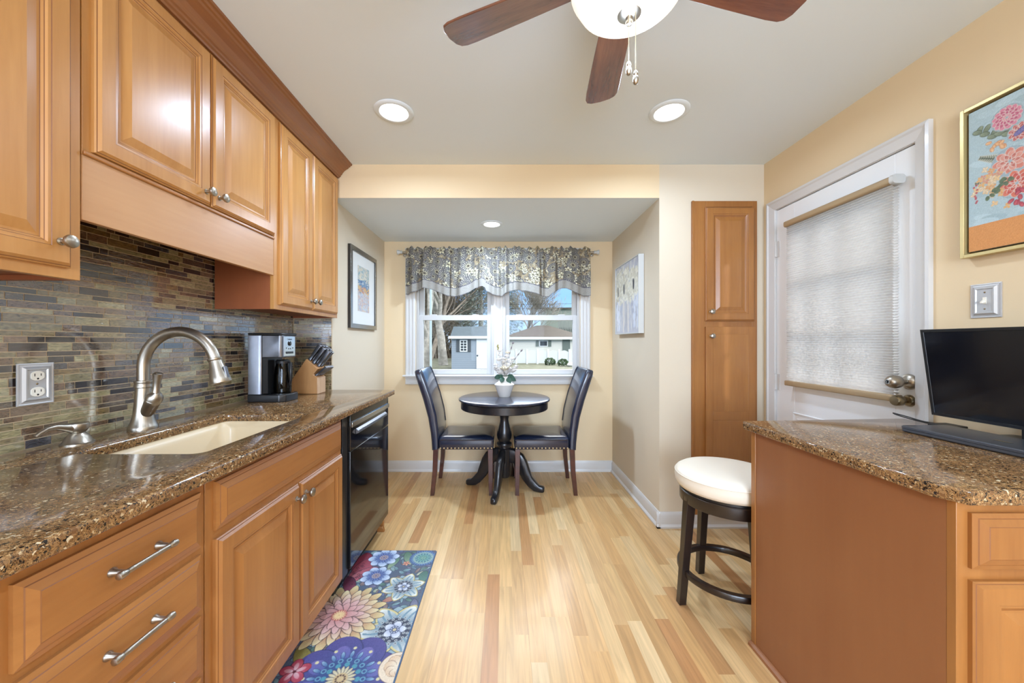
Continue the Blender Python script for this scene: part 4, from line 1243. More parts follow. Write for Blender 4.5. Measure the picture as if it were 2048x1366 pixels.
# vase and stems
vs = thing('vase', (0.003, 3.19, TZ), 'white ceramic vase with angular shoulders on the round table', 'vase')
mb = MB(); mb.lathe([(0.046, 0.0), (0.049, 0.004), (0.084, 0.098), (0.087, 0.104), (0.083, 0.110), (0.052, 0.132), (0.044, 0.142), (0.043, 0.150), (0.048, 0.175), (0.045, 0.176), (0.039, 0.150), (0.039, 0.11), (0.001, 0.10)], (0.003, 3.19, TZ), 40)
mb.build('body', M['ceramic'], vs)
rv = random.Random(5)


def blossom(m_, c, r, rr):
    c = Vector(c)
    m_.ball(c + Vector((0, 0, r * 0.32)), r * 0.52, 8, sc=(1, 1, 0.9))
    for ring, (n_, el, s_) in enumerate(((5, 10, 1.0), (5, 45, 0.85), (3, 75, 0.6))):
        for i in range(n_):
            a_ = 2 * math.pi * (i + 0.5 * ring) / n_ + rr.uniform(-0.2, 0.2)
            out = Vector((math.cos(a_) * math.cos(R(el)), math.sin(a_) * math.cos(R(el)), math.sin(R(el))))
            sd_ = Vector((-math.sin(a_), math.cos(a_), 0)); up = out.cross(sd_)
            if up.z < 0: up = -up
            pts = []
            for u in range(5):
                for v in range(5):
                    U = u / 4; V = v / 2 - 1
                    w = math.sin(min(1, U * 1.15 + 0.12) * math.pi * 0.82) * 0.62
                    p = c + out * (r * s_ * U) + sd_ * (V * w * r * s_) + up * (r * s_ * (0.35 * V * V * U + 0.25 * U * U - 0.06 * math.sin(V * 7)))
                    pts.append(p)
            m_.add(pts, [(u * 5 + v, u * 5 + v + 1, u * 5 + v + 6, u * 5 + v + 5) for u in range(4) for v in range(4)])


base_p = Vector((0.003, 3.19, TZ + 0.11))
stems = [((-0.082, -0.02, 0.21), 'w', 'white silk flower stem leaning far left in the vase', 7), ((-0.052, 0.0, 0.34), 'y', 'tall stem with a yellow-green bud tip above white blossoms on the left', 6), ((-0.01, -0.03, 0.27), 'w', 'white flower stem standing upright in the middle of the vase', 8),
         ((0.035, 0.02, 0.33), 'c', 'cream-tipped flower stem just right of the vase centre', 7), ((0.075, 0.0, 0.27), 'w', 'white flower stem leaning right in the vase, below the bare twigs', 7), ((0.115, -0.01, 0.20), 'w', 'low white flower stem spreading to the right with blushed blossoms', 5),
         ((0.148, 0.01, 0.335), 'b', 'bare mauve-budded twig slanting far right out of the vase', 0), ((0.075, 0.03, 0.40), 'b', 'tall bare mauve-budded twig rising highest on the right of the bouquet', 0), ((0.0, -0.055, 0.175), 'c', 'large cream rose low at the front of the bouquet', 1)]
for (dx_, dy_, dz_), kd, lb, nb in stems:
    st = thing('silk_flower', base_p, lb, 'flower', 'silk stems in the white vase')
    tip = Vector((0.003 + dx_, 3.19 + dy_, TZ + 0.06 + dz_))
    mid = base_p.lerp(tip, 0.45) + Vector((-dx_ * 0.25, -dy_ * 0.2, 0.02))
    pts = []
    for i in range(9):
        t_ = i / 8; pts.append(base_p * (1 - t_) ** 2 + mid * 2 * t_ * (1 - t_) + tip * t_ ** 2)
    mb = MB(); mb.tube(pts, [0.0022 - 0.0008 * i / 8 for i in range(9)], 6); mb.build('stalk', M['bud'] if kd == 'b' else M['stem'], st)
    if kd == 'b':
        for t_, s_ in ((8, 1.1), (7, 0.9), (6, 0.7)):
            p = pts[t_]; mb = MB(); d_ = (pts[8] - pts[5]).normalized()
            mb.tube([p - d_ * 0.012, p - d_ * 0.004, p + d_ * 0.006, p + d_ * 0.016], [0.002, 0.0065 * s_, 0.006 * s_, 0.001], 8); mb.build('bud', M['bud'], st)
    for i in range(nb):
        f_ = 8 - i * 0.62 if nb > 1 else 8
        i0 = max(2, int(f_)); p = pts[i0].lerp(pts[max(0, i0 - 1)], 0.5)
        side = Vector((rv.uniform(-1, 1), rv.uniform(-1, 0.4), rv.uniform(-0.4, 0.4))) * (0.010 + 0.0035 * i)
        r_ = 0.042 if nb == 1 else 0.024 + 0.0014 * i
        mb = MB(); blossom(mb, p + side, r_, rv)
        mb.build('blossom', M['petalc'] if (kd == 'c' and i % 2 == 0) or nb == 1 else M['petal'], st, smooth=80)
    if kd == 'y':
        mb = MB(); p = pts[8]
        for i in range(9):
            mb.ball(p + Vector((rv.uniform(-0.009, 0.009), rv.uniform(-0.009, 0.009), 0.004 + i * 0.005)), 0.0065, 6)
        mb.build('bud', M['budy'], st)
for k_, (dx_, dy_, dz_, l2) in enumerate(((-0.085, -0.03, 0.145, 0.06), (-0.03, -0.07, 0.11, 0.075), (0.055, -0.05, 0.10, 0.07), (0.085, -0.02, 0.15, 0.07), (0.10, -0.03, 0.12, 0.06), (-0.04, -0.06, 0.15, 0.06))):
    lf = thing('leaf_sprig', base_p, ['dark green leaf spreading left over the vase rim', 'broad green leaf hanging down the left front of the vase neck', 'green leaf hanging down the right front of the vase neck', 'green leaf pointing right over the vase rim', 'drooping green leaf tip at the right of the vase', 'dark leaf tucked under the blossoms at front left'][k_], 'leaf', 'green leaves in the white vase')
    tip = Vector((0.003 + dx_, 3.19 + dy_, TZ + dz_ + 0.02)); root = Vector((0.003 + dx_ * 0.3, 3.19 + dy_ * 0.45, TZ + 0.185))
    mb = MB(); mb.tube([base_p, base_p.lerp(root, 0.6), root], 0.0018, 6); mb.build('stalk', M['stem'], lf)
    d_ = tip - root; s_ = d_.cross(Vector((0, 1, 0.2))).normalized(); pts = []
    for u in range(7):
        U = u / 6; w = math.sin(U * math.pi) ** 0.7 * 0.022 + 0.0003
        for v in (-1, -0.5, 0, 0.5, 1):
            pts.append(root + d_ * U + s_ * w * v + Vector((0, -0.012 * math.sin(U * math.pi), -0.004 * abs(v))))
    mb = MB(); mb.add(pts, [(u * 5 + v, u * 5 + v + 1, u * 5 + v + 6, u * 5 + v + 5) for u in range(6) for v in range(4)]); mb.build('leaf_blade', M['leaf'], lf, smooth=80)

# ------------------------------------------------------------------ bar stool
BSX, BSY = 1.070, 1.775
bs_ = thing('bar_stool', (BSX, BSY, 0), 'backless stool with a round cream seat and dark wood legs, behind the peninsula', 'stool')
mb = MB(); mb.lathe([(0.195, 0.545), (0.217, 0.550), (0.226, 0.566), (0.229, 0.590), (0.226, 0.608), (0.2265, 0.612), (0.221, 0.622), (0.205, 0.632), (0.17, 0.639), (0.10, 0.643), (0.001, 0.644)], (BSX, BSY, 0), 56); mb.build('seat', M['cream'], bs_, smooth=60)
mb = MB(); mb.tube([(BSX + 0.2268 * math.cos(a_), BSY + 0.2268 * math.sin(a_), 0.611) for a_ in [2 * math.pi * i / 60 for i in range(61)]], 0.0022, 6); mb.build('piping', M['cream'], bs_)
mb = MB(); mb.lathe([(0.18, 0.478), (0.205, 0.478), (0.207, 0.482), (0.207, 0.528), (0.203, 0.532), (0.18, 0.532)], (BSX, BSY, 0), 56); mb.build('apron_ring', M['espresso'], bs_)
mb = MB(); mb.lathe([(0.10, 0.533), (0.20, 0.533), (0.20, 0.5445), (0.10, 0.5445)], (BSX, BSY, 0), 40); mb.build('swivel_plate', M['blackplastic'], bs_)
lega = math.atan2(1.764 - BSY, 0.845 - BSX)
for i in range(4):
    a_ = lega + i * math.pi / 2
    mb = MB(); L_ = []
    for z, r_, w_ in ((0, 0.226, 0.0165), (0.25, 0.205, 0.018), (0.48, 0.186, 0.021), (0.53, 0.184, 0.021)):
        cx_, cy_ = BSX + r_ * math.cos(a_), BSY + r_ * math.sin(a_)
        L_.append([(cx_ + w_ * (p * math.cos(a_) - q * math.sin(a_)), cy_ + w_ * (p * math.sin(a_) + q * math.cos(a_)), z) for p, q in ((-1, -1), (1, -1), (1, 1), (-1, 1))])
    mb.loft(L_); mb.build('leg', M['espresso'], bs_, 0.002)
mb = MB(); mb.lathe([(0.190, 0.135), (0.216, 0.135), (0.218, 0.139), (0.218, 0.158), (0.215, 0.162), (0.192, 0.162), (0.189, 0.158), (0.189, 0.139)], (BSX, BSY, 0), 56, cap=False)
mb.f.extend([[7 * 56 + j, 7 * 56 + (j + 1) % 56, (j + 1) % 56, j] for j in range(56)]); mb.m.extend([0] * 56); mb.c.extend([None] * 56)
mb.build('foot_ring', M['espresso'], bs_)

# ------------------------------------------------------------------ monitor, laptop, cable
tv = thing('monitor', (1.66, 1.13, 0.915), 'black flat screen monitor on the peninsula against the right wall', 'monitor')
Y0, Y1 = 0.87, 1.385


def tvp(u, z, w):   # plane leaning slightly towards the room, facing -x
    return (1.602 - 0.14 * (z - 0.972) - w, u, z)


ringloft(MB(), tvp, Y0, Y1, 0.972, 1.290, [(0, -0.030, 0), (0.0, 0.0, 0), (0.001, 0.002, 0), (0.010, 0.002, 0), (0.011, 0.0, 0)]).build('bezel', M['blackplastic'], tv, smooth=15)
mb = MB(); P = tvp; mb.add([P(Y0 + 0.0112, 0.9832, 0.0004), P(Y1 - 0.0112, 0.9832, 0.0004), P(Y1 - 0.0112, 1.2788, 0.0004), P(Y0 + 0.0112, 1.2788, 0.0004)], [(0, 1, 2, 3)]); mb.build('screen', M['screen'], tv, smooth=0)
ringloft(MB(), lambda u, z, w: tvp(u, z, -w), Y0 + 0.06, Y1 - 0.06, 1.0, 1.22, [(0, 0.030, 0), (0, 0.036, 0), (0.01, 0.050, 0)]).build('rear_housing', M['blackplastic'], tv, smooth=15)
mb = MB(); mb.box(1.635, 1.655, 1.09, 1.17, 0.930, 1.05); mb.build('neck', M['blackplastic'], tv, 0.003)
mb = MB(); mb.loft([[(1.690 + p[0], 1.13 + p[1], z) for p in rrect(0, 0, 0.05, 0.13, 0.02, 4)] for z in (0.9155, 0.929)]); mb.build('foot', M['blackplastic'], tv, 0.002)
lp = thing('laptop', (1.545, 1.195, 0.915), 'closed dark grey laptop lying in front of the monitor', 'laptop')
mb = MB(); mb.loft([[(1.547 + p[0], 1.195 + p[1], z) for p in rrect(0, 0, 0.088 - i_, 0.168 - i_, 0.012, 4)] for z, i_ in ((0.9158, 0.004), (0.920, 0.0), (0.928, 0.0))]); mb.build('keyboard_base', M['laptop'], lp, smooth=30)
mb = MB(); mb.loft([[(1.547 + p[0], 1.195 + p[1], z) for p in rrect(0, 0, 0.089 - i_, 0.169 - i_, 0.012, 4)] for z, i_ in ((0.9292, 0.0), (0.936, 0.0), (0.9385, 0.003))]); ld = mb.build('lid', M['laptop'], lp, smooth=30)
mb = MB(); mb.lathe([(0.016, 0.0), (0.016, 0.0004), (0.001, 0.0004)], (1.530, 1.135, 0.9386), 28); mb.xf(Matrix.Translation((1.53, 1.135, 0)) @ Matrix.Diagonal((0.5, 1.5, 1, 1)) @ Matrix.Translation((-1.53, -1.135, 0))); mb.build('lid_emblem', M['laptop_logo'], ld)
cb = thing('power_cable', (1.70, 1.47, 0.915), 'black cable looping up from the peninsula counter beside the door knob', 'cable')
mb = MB(); P_ = [(1.73, 1.44, 0.921), (1.69, 1.485, 0.924), (1.652, 1.515, 0.938), (1.622, 1.53, 0.9475), (1.612, 1.533, 0.950), (1.618, 1.525, 0.944), (1.648, 1.50, 0.932), (1.682, 1.46, 0.921), (1.70, 1.43, 0.9185)]
fine = []
for i in range(len(P_) - 1):
    for t_ in range(4):
        a, b, c_, d_ = [Vector(P_[max(0, min(len(P_) - 1, i + q))]) for q in (-1, 0, 1, 2)]
        t = t_ / 4; fine.append(0.5 * ((2 * b) + (-a + c_) * t + (2 * a - 5 * b + 4 * c_ - d_) * t * t + (-a + 3 * b - 3 * c_ + d_) * t ** 3))
mb.tube(fine, 0.0022, 8); mb.build('cord', M['rubber'], cb)
mb = MB(); mb.box(1.665, 1.738, 1.385, 1.455, 0.9155, 0.927); mb.build('plug_adapter', M['rubber'], cb, 0.002)

# light switch
PR = lambda u, z, w: (XR - w, u, z)
ls = thing('light_switch', (XR, 1.342, 1.40), 'toggle light switch with a pewter plate on the right wall', 'switch')
SW0, SW1, SZa, SZb = 1.299, 1.386, 1.332, 1.456
ringloft(MB(), PR, SW0, SW1, SZa, SZb, [(0, 0, 0), (0, 0.003, 0), (0.003, 0.004, 0), (0.005, 0.003, 0), (0.010, 0.004, 0), (0.016, 0.009, 0), (0.019, 0.009, 0), (0.021, 0.006, 0)]).build('cover_plate', M['plate'], ls, smooth=15)
sc_ = (SW0 + SW1) / 2
mb = MB(); mb.box(XR - 0.0075, XR - 0.0055, sc_ - 0.0055, sc_ + 0.0055, 1.382, 1.406)
mb.loft([[(XR - 0.007, sc_ - 0.0035, 1.387), (XR - 0.007, sc_ + 0.0035, 1.387), (XR - 0.007, sc_ + 0.0035, 1.399), (XR - 0.007, sc_ - 0.0035, 1.399)], [(XR - 0.020, sc_ - 0.003, 1.384), (XR - 0.020, sc_ + 0.003, 1.384), (XR - 0.020, sc_ + 0.003, 1.390), (XR - 0.020, sc_ - 0.003, 1.390)]])
mb.build('toggle', M['ivory'], ls, 0.0005)
for zz in (1.424, 1.364):
    mb = MB(); mb.lathe([(0.003, 0), (0.002, 0.001), (0.0005, 0.0012)], (XR - 0.0062, sc_, zz), 12, (-1, 0, 0)); mb.build('screw', M['nickel_dark'], ls)

# ------------------------------------------------------------------ recessed lights
def downlight(x_, y_, zc, r_, lb, tilt=False):
    t = thing('recessed_light', (x_, y_, zc - 0.001), lb, 'ceiling light', 'recessed ceiling lights')
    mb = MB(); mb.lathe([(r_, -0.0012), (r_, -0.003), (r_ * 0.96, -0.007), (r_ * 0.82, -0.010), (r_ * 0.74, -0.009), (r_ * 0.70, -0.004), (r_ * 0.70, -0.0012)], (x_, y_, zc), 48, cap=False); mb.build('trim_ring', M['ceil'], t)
    mb = MB(); mb.lathe([(r_ * 0.70, -0.0015), (r_ * 0.695, -0.004), (r_ * 0.5, -0.0055), (0.001, -0.006)], (x_, y_, zc), 40); mb.build('lit_lens', M['bulb'], t)


downlight(-0.57, 1.917, HC, 0.100, 'round recessed ceiling light on the left, above the sink side')
downlight(0.855, 1.917, HC, 0.100, 'round recessed ceiling light on the right, beyond the fan blade')
downlight(-0.10, 3.03, HN, 0.090, 'small round recessed light in the lower ceiling of the nook')

# ------------------------------------------------------------------ ceiling fan
CX, CY = 0.318, 0.94
fan = thing('ceiling_fan', (CX, CY, HC), 'five-blade ceiling fan with a lit alabaster bowl and pull chains', 'ceiling fan')
mb = MB(); mb.lathe([(0.075, 2.4395), (0.075, 2.42), (0.06, 2.40), (0.10, 2.385), (0.115, 2.36), (0.115, 2.28), (0.10, 2.25), (0.07, 2.235), (0.07, 2.20), (0.085, 2.19), (0.085, 2.165), (0.001, 2.165)], (CX, CY, 0), 40); mb.build('motor_housing', M['nickel'], fan)
mb = MB(); mb.lathe([(0.145, 2.178), (0.150, 2.172), (0.146, 2.150), (0.128, 2.118), (0.098, 2.094), (0.060, 2.082), (0.030, 2.079), (0.001, 2.078)], (CX, CY, 0), 48); mb.build('glass_bowl', M['bowl'], fan)
mb = MB(); mb.lathe([(0.030, 2.082), (0.029, 2.074), (0.020, 2.068), (0.009, 2.066), (0.008, 2.060), (0.0095, 2.056), (0.007, 2.049), (0.001, 2.047)], (CX, CY, 0), 28); mb.build('finial', M['nickel'], fan)
for i in range(5):
    ang = 83 + 72 * i
    Mx = Matrix.Translation((CX, CY, 2.205)) @ Matrix.Rotation(R(ang), 4, 'Z')
    pitch = Matrix.Rotation(R(-11), 4, 'X')
    poly = [(0.13, -0.046), (0.30, -0.055), (0.47, -0.062), (0.51, -0.061), (0.528, -0.054), (0.538, -0.036), (0.542, 0.0), (0.538, 0.036), (0.528, 0.054), (0.51, 0.061), (0.47, 0.062), (0.30, 0.055), (0.13, 0.046)]
    mb = MB(); mb.loft([[(u, v, -0.0035) for u, v in poly], [(u, v, 0.0035) for u, v in poly]])
    o = mb.build('blade', M['mahogany_x'], None, 0.0015)
    o.parent = fan; o.matrix_parent_inverse = Matrix(); o.location = (0, 0, 0)
    o.matrix_basis = Matrix.Translation((0, 0, 2.205 - HC)) @ Matrix.Rotation(R(ang), 4, 'Z') @ pitch
    ORG[o.name] = (0, 0, 0)
    mb = MB()
    mb.loft([[(x_, y_ * s_, z_) for y_, z_ in ((-1, 0.0037), (1, 0.0037), (1, 0.009), (-1, 0.009))] for x_, s_ in ((0.08, 0.016), (0.12, 0.012), (0.15, 0.03), (0.20, 0.034), (0.225, 0.012))])
    for q in ((0.165, -0.018), (0.165, 0.018), (0.205, 0)):
        mb.lathe([(0.006, -0.0036), (0.005, -0.006), (0.001, -0.0068)], (q[0], q[1], 0), 10)
    br = mb.build('blade_iron', M['nickel'], None, 0.001)
    br.parent = o
for x_, zlo, dy in ((0.3125, 1.945, -0.012), (0.3265, 1.915, -0.022)):
    mb = MB(); z = 2.062
    while z > zlo:
        mb.ball((x_, CY + dy, z), 0.0015, 6); z -= 0.0034
    chn = mb.build('pull_chain', M['nickel_dark'], fan)
    mb = MB(); mb.lathe([(0.002, 0.002), (0.005, -0.002), (0.006, -0.008), (0.0045, -0.011), (0.0068, -0.016), (0.0072, -0.024), (0.005, -0.031), (0.0025, -0.033)], (x_, CY + dy, zlo), 14); mb.build('chain_pendant', M['nickel'], chn)

# ------------------------------------------------------------------ printed and painted surfaces: colours worked out point by point
class Cv:
    def __init__(s, w, h, step, bg):
        s.w, s.h, s.step = w, h, step
        s.nx, s.ny = int(round(w / step)) + 1, int(round(h / step)) + 1
        s.x = np.linspace(0, w, s.nx); s.y = np.linspace(0, h, s.ny)
        s.img = np.empty((s.ny, s.nx, 3)); s.img[:] = np.array(bg) / 255.0
        s.rng = np.random.default_rng(4)

    def win(s, cx, cy, r):
        i0, i1 = max(0, int((cx - r) / s.step)), min(s.nx, int((cx + r) / s.step) + 2)
        j0, j1 = max(0, int((cy - r) / s.step)), min(s.ny, int((cy + r) / s.step) + 2)
        if i0 >= i1 or j0 >= j1: return None
        X, Y = np.meshgrid(s.x[i0:i1] - cx, s.y[j0:j1] - cy)
        return (slice(j0, j1), slice(i0, i1)), X, Y

    def put(s, sl, a, c):
        a = a[..., None]
        s.img[sl] = s.img[sl] * (1 - a) + c * a

    def disc(s, cx, cy, r, c, ax=1.0, outline=None, ow=0.0):
        q = s.win(cx, cy, (r + ow) * max(1, ax) + s.step)
        if not q: return
        sl, X, Y = q; d = np.hypot(X / ax, Y)
        if outline: s.put(sl, np.clip((r + ow - d) / s.step + 0.5, 0, 1), np.array(outline) / 255)
        s.put(sl, np.clip((r - d) / s.step + 0.5, 0, 1), np.array(c) / 255)

    def ring(s, cx, cy, r, t, c):
        q = s.win(cx, cy, r + t + s.step)
        if not q: return
        sl, X, Y = q; d = np.abs(np.hypot(X, Y) - r)
        s.put(sl, np.clip((t / 2 - d) / s.step + 0.5, 0, 1), np.array(c) / 255)

    def petal(s, cx, cy, ang, r0, r1, w, c0, c1, ol=None, ow=0.0, pk=1.0, mid=None, str_=None):
        # a petal pointing along ang from radius r0 to r1, half width w, colour c0 at its root to c1 at its tip
        q = s.win(cx, cy, r1 + w + s.step)
        if not q: return
        sl, X, Y = q
        u = X * math.cos(ang) + Y * math.sin(ang); v = -X * math.sin(ang) + Y * math.cos(ang)
        L = r1 - r0; t = (u - r0) / L
        tt = np.clip(t, 0, 1)
        hw = w * np.sin(np.pi * np.clip(tt ** pk, 0, 1)) ** 0.62
        if pk == 1.0: hw = w * np.sqrt(np.clip(1 - (2 * tt - 1) ** 2, 0, 1))
        d = np.where((t >= 0) & (t <= 1), hw - np.abs(v), -1)
        a = np.clip(d / s.step + 0.5, 0, 1) * (d > -0.9)
        c = np.array(c0)[None, None] * (1 - tt[..., None]) + np.array(c1)[None, None] * tt[..., None]
        if str_ is not None:
            k = (np.sin(v / w * 9 + np.sin(u / L * 7)) > 0.5) & (tt < 0.85)
            c = np.where(k[..., None], np.array(str_)[None, None] * 1.0, c)
        if ol is not None:
            e = np.clip(1 - (d - ow) / s.step, 0, 1)
            c = c * (1 - e[..., None]) + np.array(ol)[None, None] * e[..., None]
        s.put(sl, a, c / 255)

    def flower(s, cx, cy, n, r0, r1, w, c0, c1, ol=None, ow=0.0, rot=0.0, pk=1.0, str_=None):
        for i in range(n):
            s.petal(cx, cy, rot + 2 * math.pi * i / n, r0, r1, w, c0, c1, ol, ow, pk, None, str_)

    def dots(s, cx, cy, n, r, rd, c, rot=0.0):
        for i in range(n):
            a = rot + 2 * math.pi * i / n
            s.disc(cx + r * math.cos(a), cy + r * math.sin(a), rd, c)

    def noise(s, amt):
        s.img += s.rng.normal(0, amt, s.img.shape[:2])[..., None]

    def mute(s, k):      # pull the inks towards their own grey
        g = s.img.mean(-1, keepdims=True); s.img = s.img * (1 - k) + g * k

    def mesh(s, name, place, mat_, parent, step=1):
        ys = s.y; xs = s.x
        pts = np.array([place(x_, y_) for y_ in ys for x_ in xs])
        org = np.array(ORG.get(parent.name, (0, 0, 0))) if parent else np.array((0, 0, 0))
        me = bpy.data.meshes.new(name)
        nx, ny = s.nx, s.ny
        idx = (np.arange(ny - 1)[:, None] * nx + np.arange(nx - 1)[None, :]).ravel()
        fs = np.stack([idx, idx + 1, idx + nx + 1, idx + nx], 1)
        me.vertices.add(nx * ny); me.vertices.foreach_set('co', (pts - org).ravel())
        me.loops.add(len(fs) * 4); me.loops.foreach_set('vertex_index', fs.ravel())
        me.polygons.add(len(fs)); me.polygons.foreach_set('loop_start', np.arange(len(fs)) * 4)
        me.update(calc_edges=True)
        c = np.clip(s.img.reshape(-1, 3), 0, 1)
        c = np.where(c <= 0.04045, c / 12.92, ((c + 0.055) / 1.055) ** 2.4)
        at = me.color_attributes.new('col', 'FLOAT_COLOR', 'POINT')
        at.data.foreach_set('color', np.concatenate([c, np.ones((len(c), 1))], 1).astype(np.float32).ravel())
        me.polygons.foreach_set('use_smooth', [True] * len(me.polygons))
        me.materials.append(mat_)
        o = bpy.data.objects.new(name, me); COL.objects.link(o)
        if parent: o.parent = parent
        ORG[o.name] = tuple(org)
        return o


# floor mat -----------------------------------------------------------------
MX0, MX1, MY0, MY1 = -0.848, -0.398, 1.02, 2.198
matt = thing('floor_mat', ((MX0 + MX1) / 2, (MY0 + MY1) / 2, 0.0), 'colourful flower-patterned cushioned mat on the floor in front of the sink', 'mat')
mb = MB(); mb.loft([[(p[0], p[1], z) for p in rrect((MX0 + MX1) / 2, (MY0 + MY1) / 2, (MX1 - MX0) / 2 - i_, (MY1 - MY0) / 2 - i_, 0.008, 3)] for z, i_ in ((0.0005, 0.0), (0.004, 0.0), (0.009, 0.004))]); mb.build('cushion', plain('mat_edge_blue', rgb(74, 98, 128), 0.6), matt, smooth=60)
cv = Cv(MX1 - MX0 - 0.010, MY1 - MY0 - 0.010, 0.0021, (74, 92, 118))
ml = lambda X, Y: (X - MX0 - 0.005, Y - MY0 - 0.005)
DK = (34, 42, 66)
rm = random.Random(9)
for i in range(520):   # tangle of small leaves filling the ground
    x_, y_ = rm.uniform(0, cv.w), rm.uniform(0, cv.h)
    c = rm.choice([(70, 108, 128), (92, 132, 140), (66, 104, 92), (116, 148, 150), (88, 84, 120), (150, 160, 128), (120, 96, 92), (60, 80, 120)])
    cv.petal(x_, y_, rm.uniform(0, 6.28), 0, rm.uniform(0.03, 0.06), rm.uniform(0.008, 0.016), c, [min(255, q + 40) for q in c], DK, 0.001, 0.8)
for (X, Y, an, L, c0, c1) in ((-0.80, 2.17, -1.45, 0.26, (150, 36, 60), (190, 70, 92)), (-0.76, 2.12, -1.7, 0.24, (160, 50, 70), (206, 92, 108)), (-0.69, 2.03, -2.5, 0.15, (176, 60, 80), (206, 110, 118)), (-0.82, 1.95, -1.1, 0.16, (96, 30, 60), (150, 50, 80)),
                              (-0.57, 2.18, -1.2, 0.14, (60, 110, 84), (150, 176, 140)), (-0.60, 2.12, -1.9, 0.11, (70, 120, 96), (160, 180, 140)), (-0.42, 2.0, -1.7, 0.14, (52, 104, 92), (96, 150, 130)), (-0.43, 1.78, -1.4, 0.10, (90, 96, 130), (150, 150, 170)),
                              (-0.83, 1.50, -0.9, 0.17, (120, 110, 40), (206, 182, 80)), (-0.80, 1.44, -1.3, 0.16, (150, 120, 50), (214, 190, 96)), (-0.58, 1.76, 0.5, 0.1, (180, 110, 90), (210, 150, 120)), (-0.60, 1.48, -1.2, 0.12, (176, 106, 90), (206, 150, 130))):
    x_, y_ = ml(X, Y); cv.petal(x_, y_, an, 0, L, L * 0.2, c0, c1, DK, 0.0016, 0.85)
for i in range(30):
    x_, y_ = ml(-0.80 + rm.uniform(-0.03, 0.05), 1.88 + rm.uniform(0, 0.2)); cv.ring(x_, y_, 0.006, 0.0016, (70, 20, 40))
x_, y_ = ml(-0.462, 2.118)   # round blue and green medallion
cv.disc(x_, y_, 0.076, (58, 104, 176)); cv.flower(x_, y_, 30, 0.058, 0.078, 0.006, (120, 170, 214), (40, 84, 160), DK, 0.0008)
cv.flower(x_, y_, 24, 0.044, 0.066, 0.007, (190, 214, 160), (60, 110, 180), None); cv.flower(x_, y_, 14, 0.026, 0.050, 0.008, (86, 150, 150), (130, 186, 176), (30, 90, 110), 0.001); cv.disc(x_, y_, 0.030, (96, 166, 156)); cv.flower(x_, y_, 8, 0.004, 0.024, 0.007, (150, 196, 160), (84, 154, 146), (30, 90, 100), 0.0012)
for X, Y, r, rot in ((-0.687, 2.12, 0.086, 0.2), (-0.676, 1.955, 0.080, 0.5)):   # blue anemones
    x_, y_ = ml(X, Y); cv.flower(x_, y_, 8, r * 0.2, r, r * 0.34, (90, 126, 190), (214, 226, 240), (44, 66, 130), 0.002, rot); cv.flower(x_, y_, 16, r * 0.15, r * 0.62, r * 0.08, (60, 84, 160), (120, 150, 206), (40, 56, 120), 0.001, rot)
    cv.disc(x_, y_, r * 0.30, (86, 96, 160)); cv.dots(x_, y_, 12, r * 0.24, r * 0.045, (206, 180, 150)); cv.dots(x_, y_, 7, r * 0.12, r * 0.05, (190, 150, 120))


def star(X, Y, r, rot, n=6):
    x_, y_ = ml(X, Y)
    cv.flower(x_, y_, n, r * 0.1, r * 0.86, r * 0.30, (96, 130, 150), (150, 180, 190), DK, 0.001, rot + math.pi / n, 0.8)
    cv.flower(x_, y_, n, r * 0.05, r, r * 0.33, (222, 206, 130), (218, 196, 116), (60, 72, 80), 0.0015, rot, 0.8)
    cv.flower(x_, y_, n, r * 0.1, r * 0.93, r * 0.26, (70, 110, 140), (236, 236, 222), None, 0.0, rot, 0.8, (110, 150, 170))
    cv.disc(x_, y_, r * 0.42, (48, 58, 84))
    for k_, rr_ in ((14, 0.38), (18, 0.47), (12, 0.29)):
        cv.dots(x_, y_, k_, r * rr_, r * 0.040, (182, 190, 186), rot); cv.dots(x_, y_, k_, r * rr_, r * 0.018, (52, 62, 90), rot)
    cv.flower(x_, y_, 5, r * 0.02, r * 0.30, r * 0.13, (150, 164, 200), (226, 230, 236), (70, 84, 120), 0.002, rot)
    cv.disc(x_, y_, r * 0.13, (52, 66, 110)); cv.dots(x_, y_, 9, r * 0.095, r * 0.022, (190, 200, 220)); cv.disc(x_, y_, r * 0.05, (206, 190, 140))


star(-0.507, 1.868, 0.108, 0.35); star(-0.470, 1.588, 0.162, 0.15)
x_, y_ = ml(-0.745, 1.672)     # big dahlia
for k_, (n, ra, rb, w, c0, c1) in enumerate(((16, 0.12, 0.205, 0.024, (176, 100, 70), (232, 214, 140)), (16, 0.10, 0.172, 0.022, (190, 110, 86), (236, 222, 160)), (15, 0.075, 0.142, 0.021, (196, 118, 104), (232, 206, 170)), (13, 0.05, 0.112, 0.019, (200, 124, 124), (228, 180, 170)), (10, 0.02, 0.082, 0.022, (196, 110, 110), (224, 166, 158)))):
    cv.flower(x_, y_, n, ra - 0.03, rb, w, c0, c1, (66, 40, 44), 0.0018, 0.2 * k_)
cv.disc(x_, y_, 0.034, (196, 84, 84)); cv.flower(x_, y_, 16, 0.002, 0.032, 0.0035, (240, 200, 130), (238, 190, 130), None)
x_, y_ = ml(-0.60, 1.355)      # indigo flower
cv.flower(x_, y_, 8, 0.04, 0.205, 0.078, (52, 66, 140), (78, 70, 150), (36, 40, 96), 0.002, 0.35); cv.flower(x_, y_, 8, 0.08, 0.155, 0.030, (70, 90, 170), (110, 96, 176), None, 0, 0.35)
cv.flower(x_, y_, 20, 0.09, 0.125, 0.009, (44, 96, 160), (150, 190, 214), (30, 44, 110), 0.001); cv.dots(x_, y_, 12, 0.138, 0.007, (216, 206, 150))
cv.disc(x_, y_, 0.092, (40, 72, 140)); cv.dots(x_, y_, 16, 0.082, 0.010, (96, 166, 190)); cv.dots(x_, y_, 16, 0.082, 0.006, (40, 72, 140)); cv.dots(x_, y_, 12, 0.062, 0.010, (60, 150, 170))
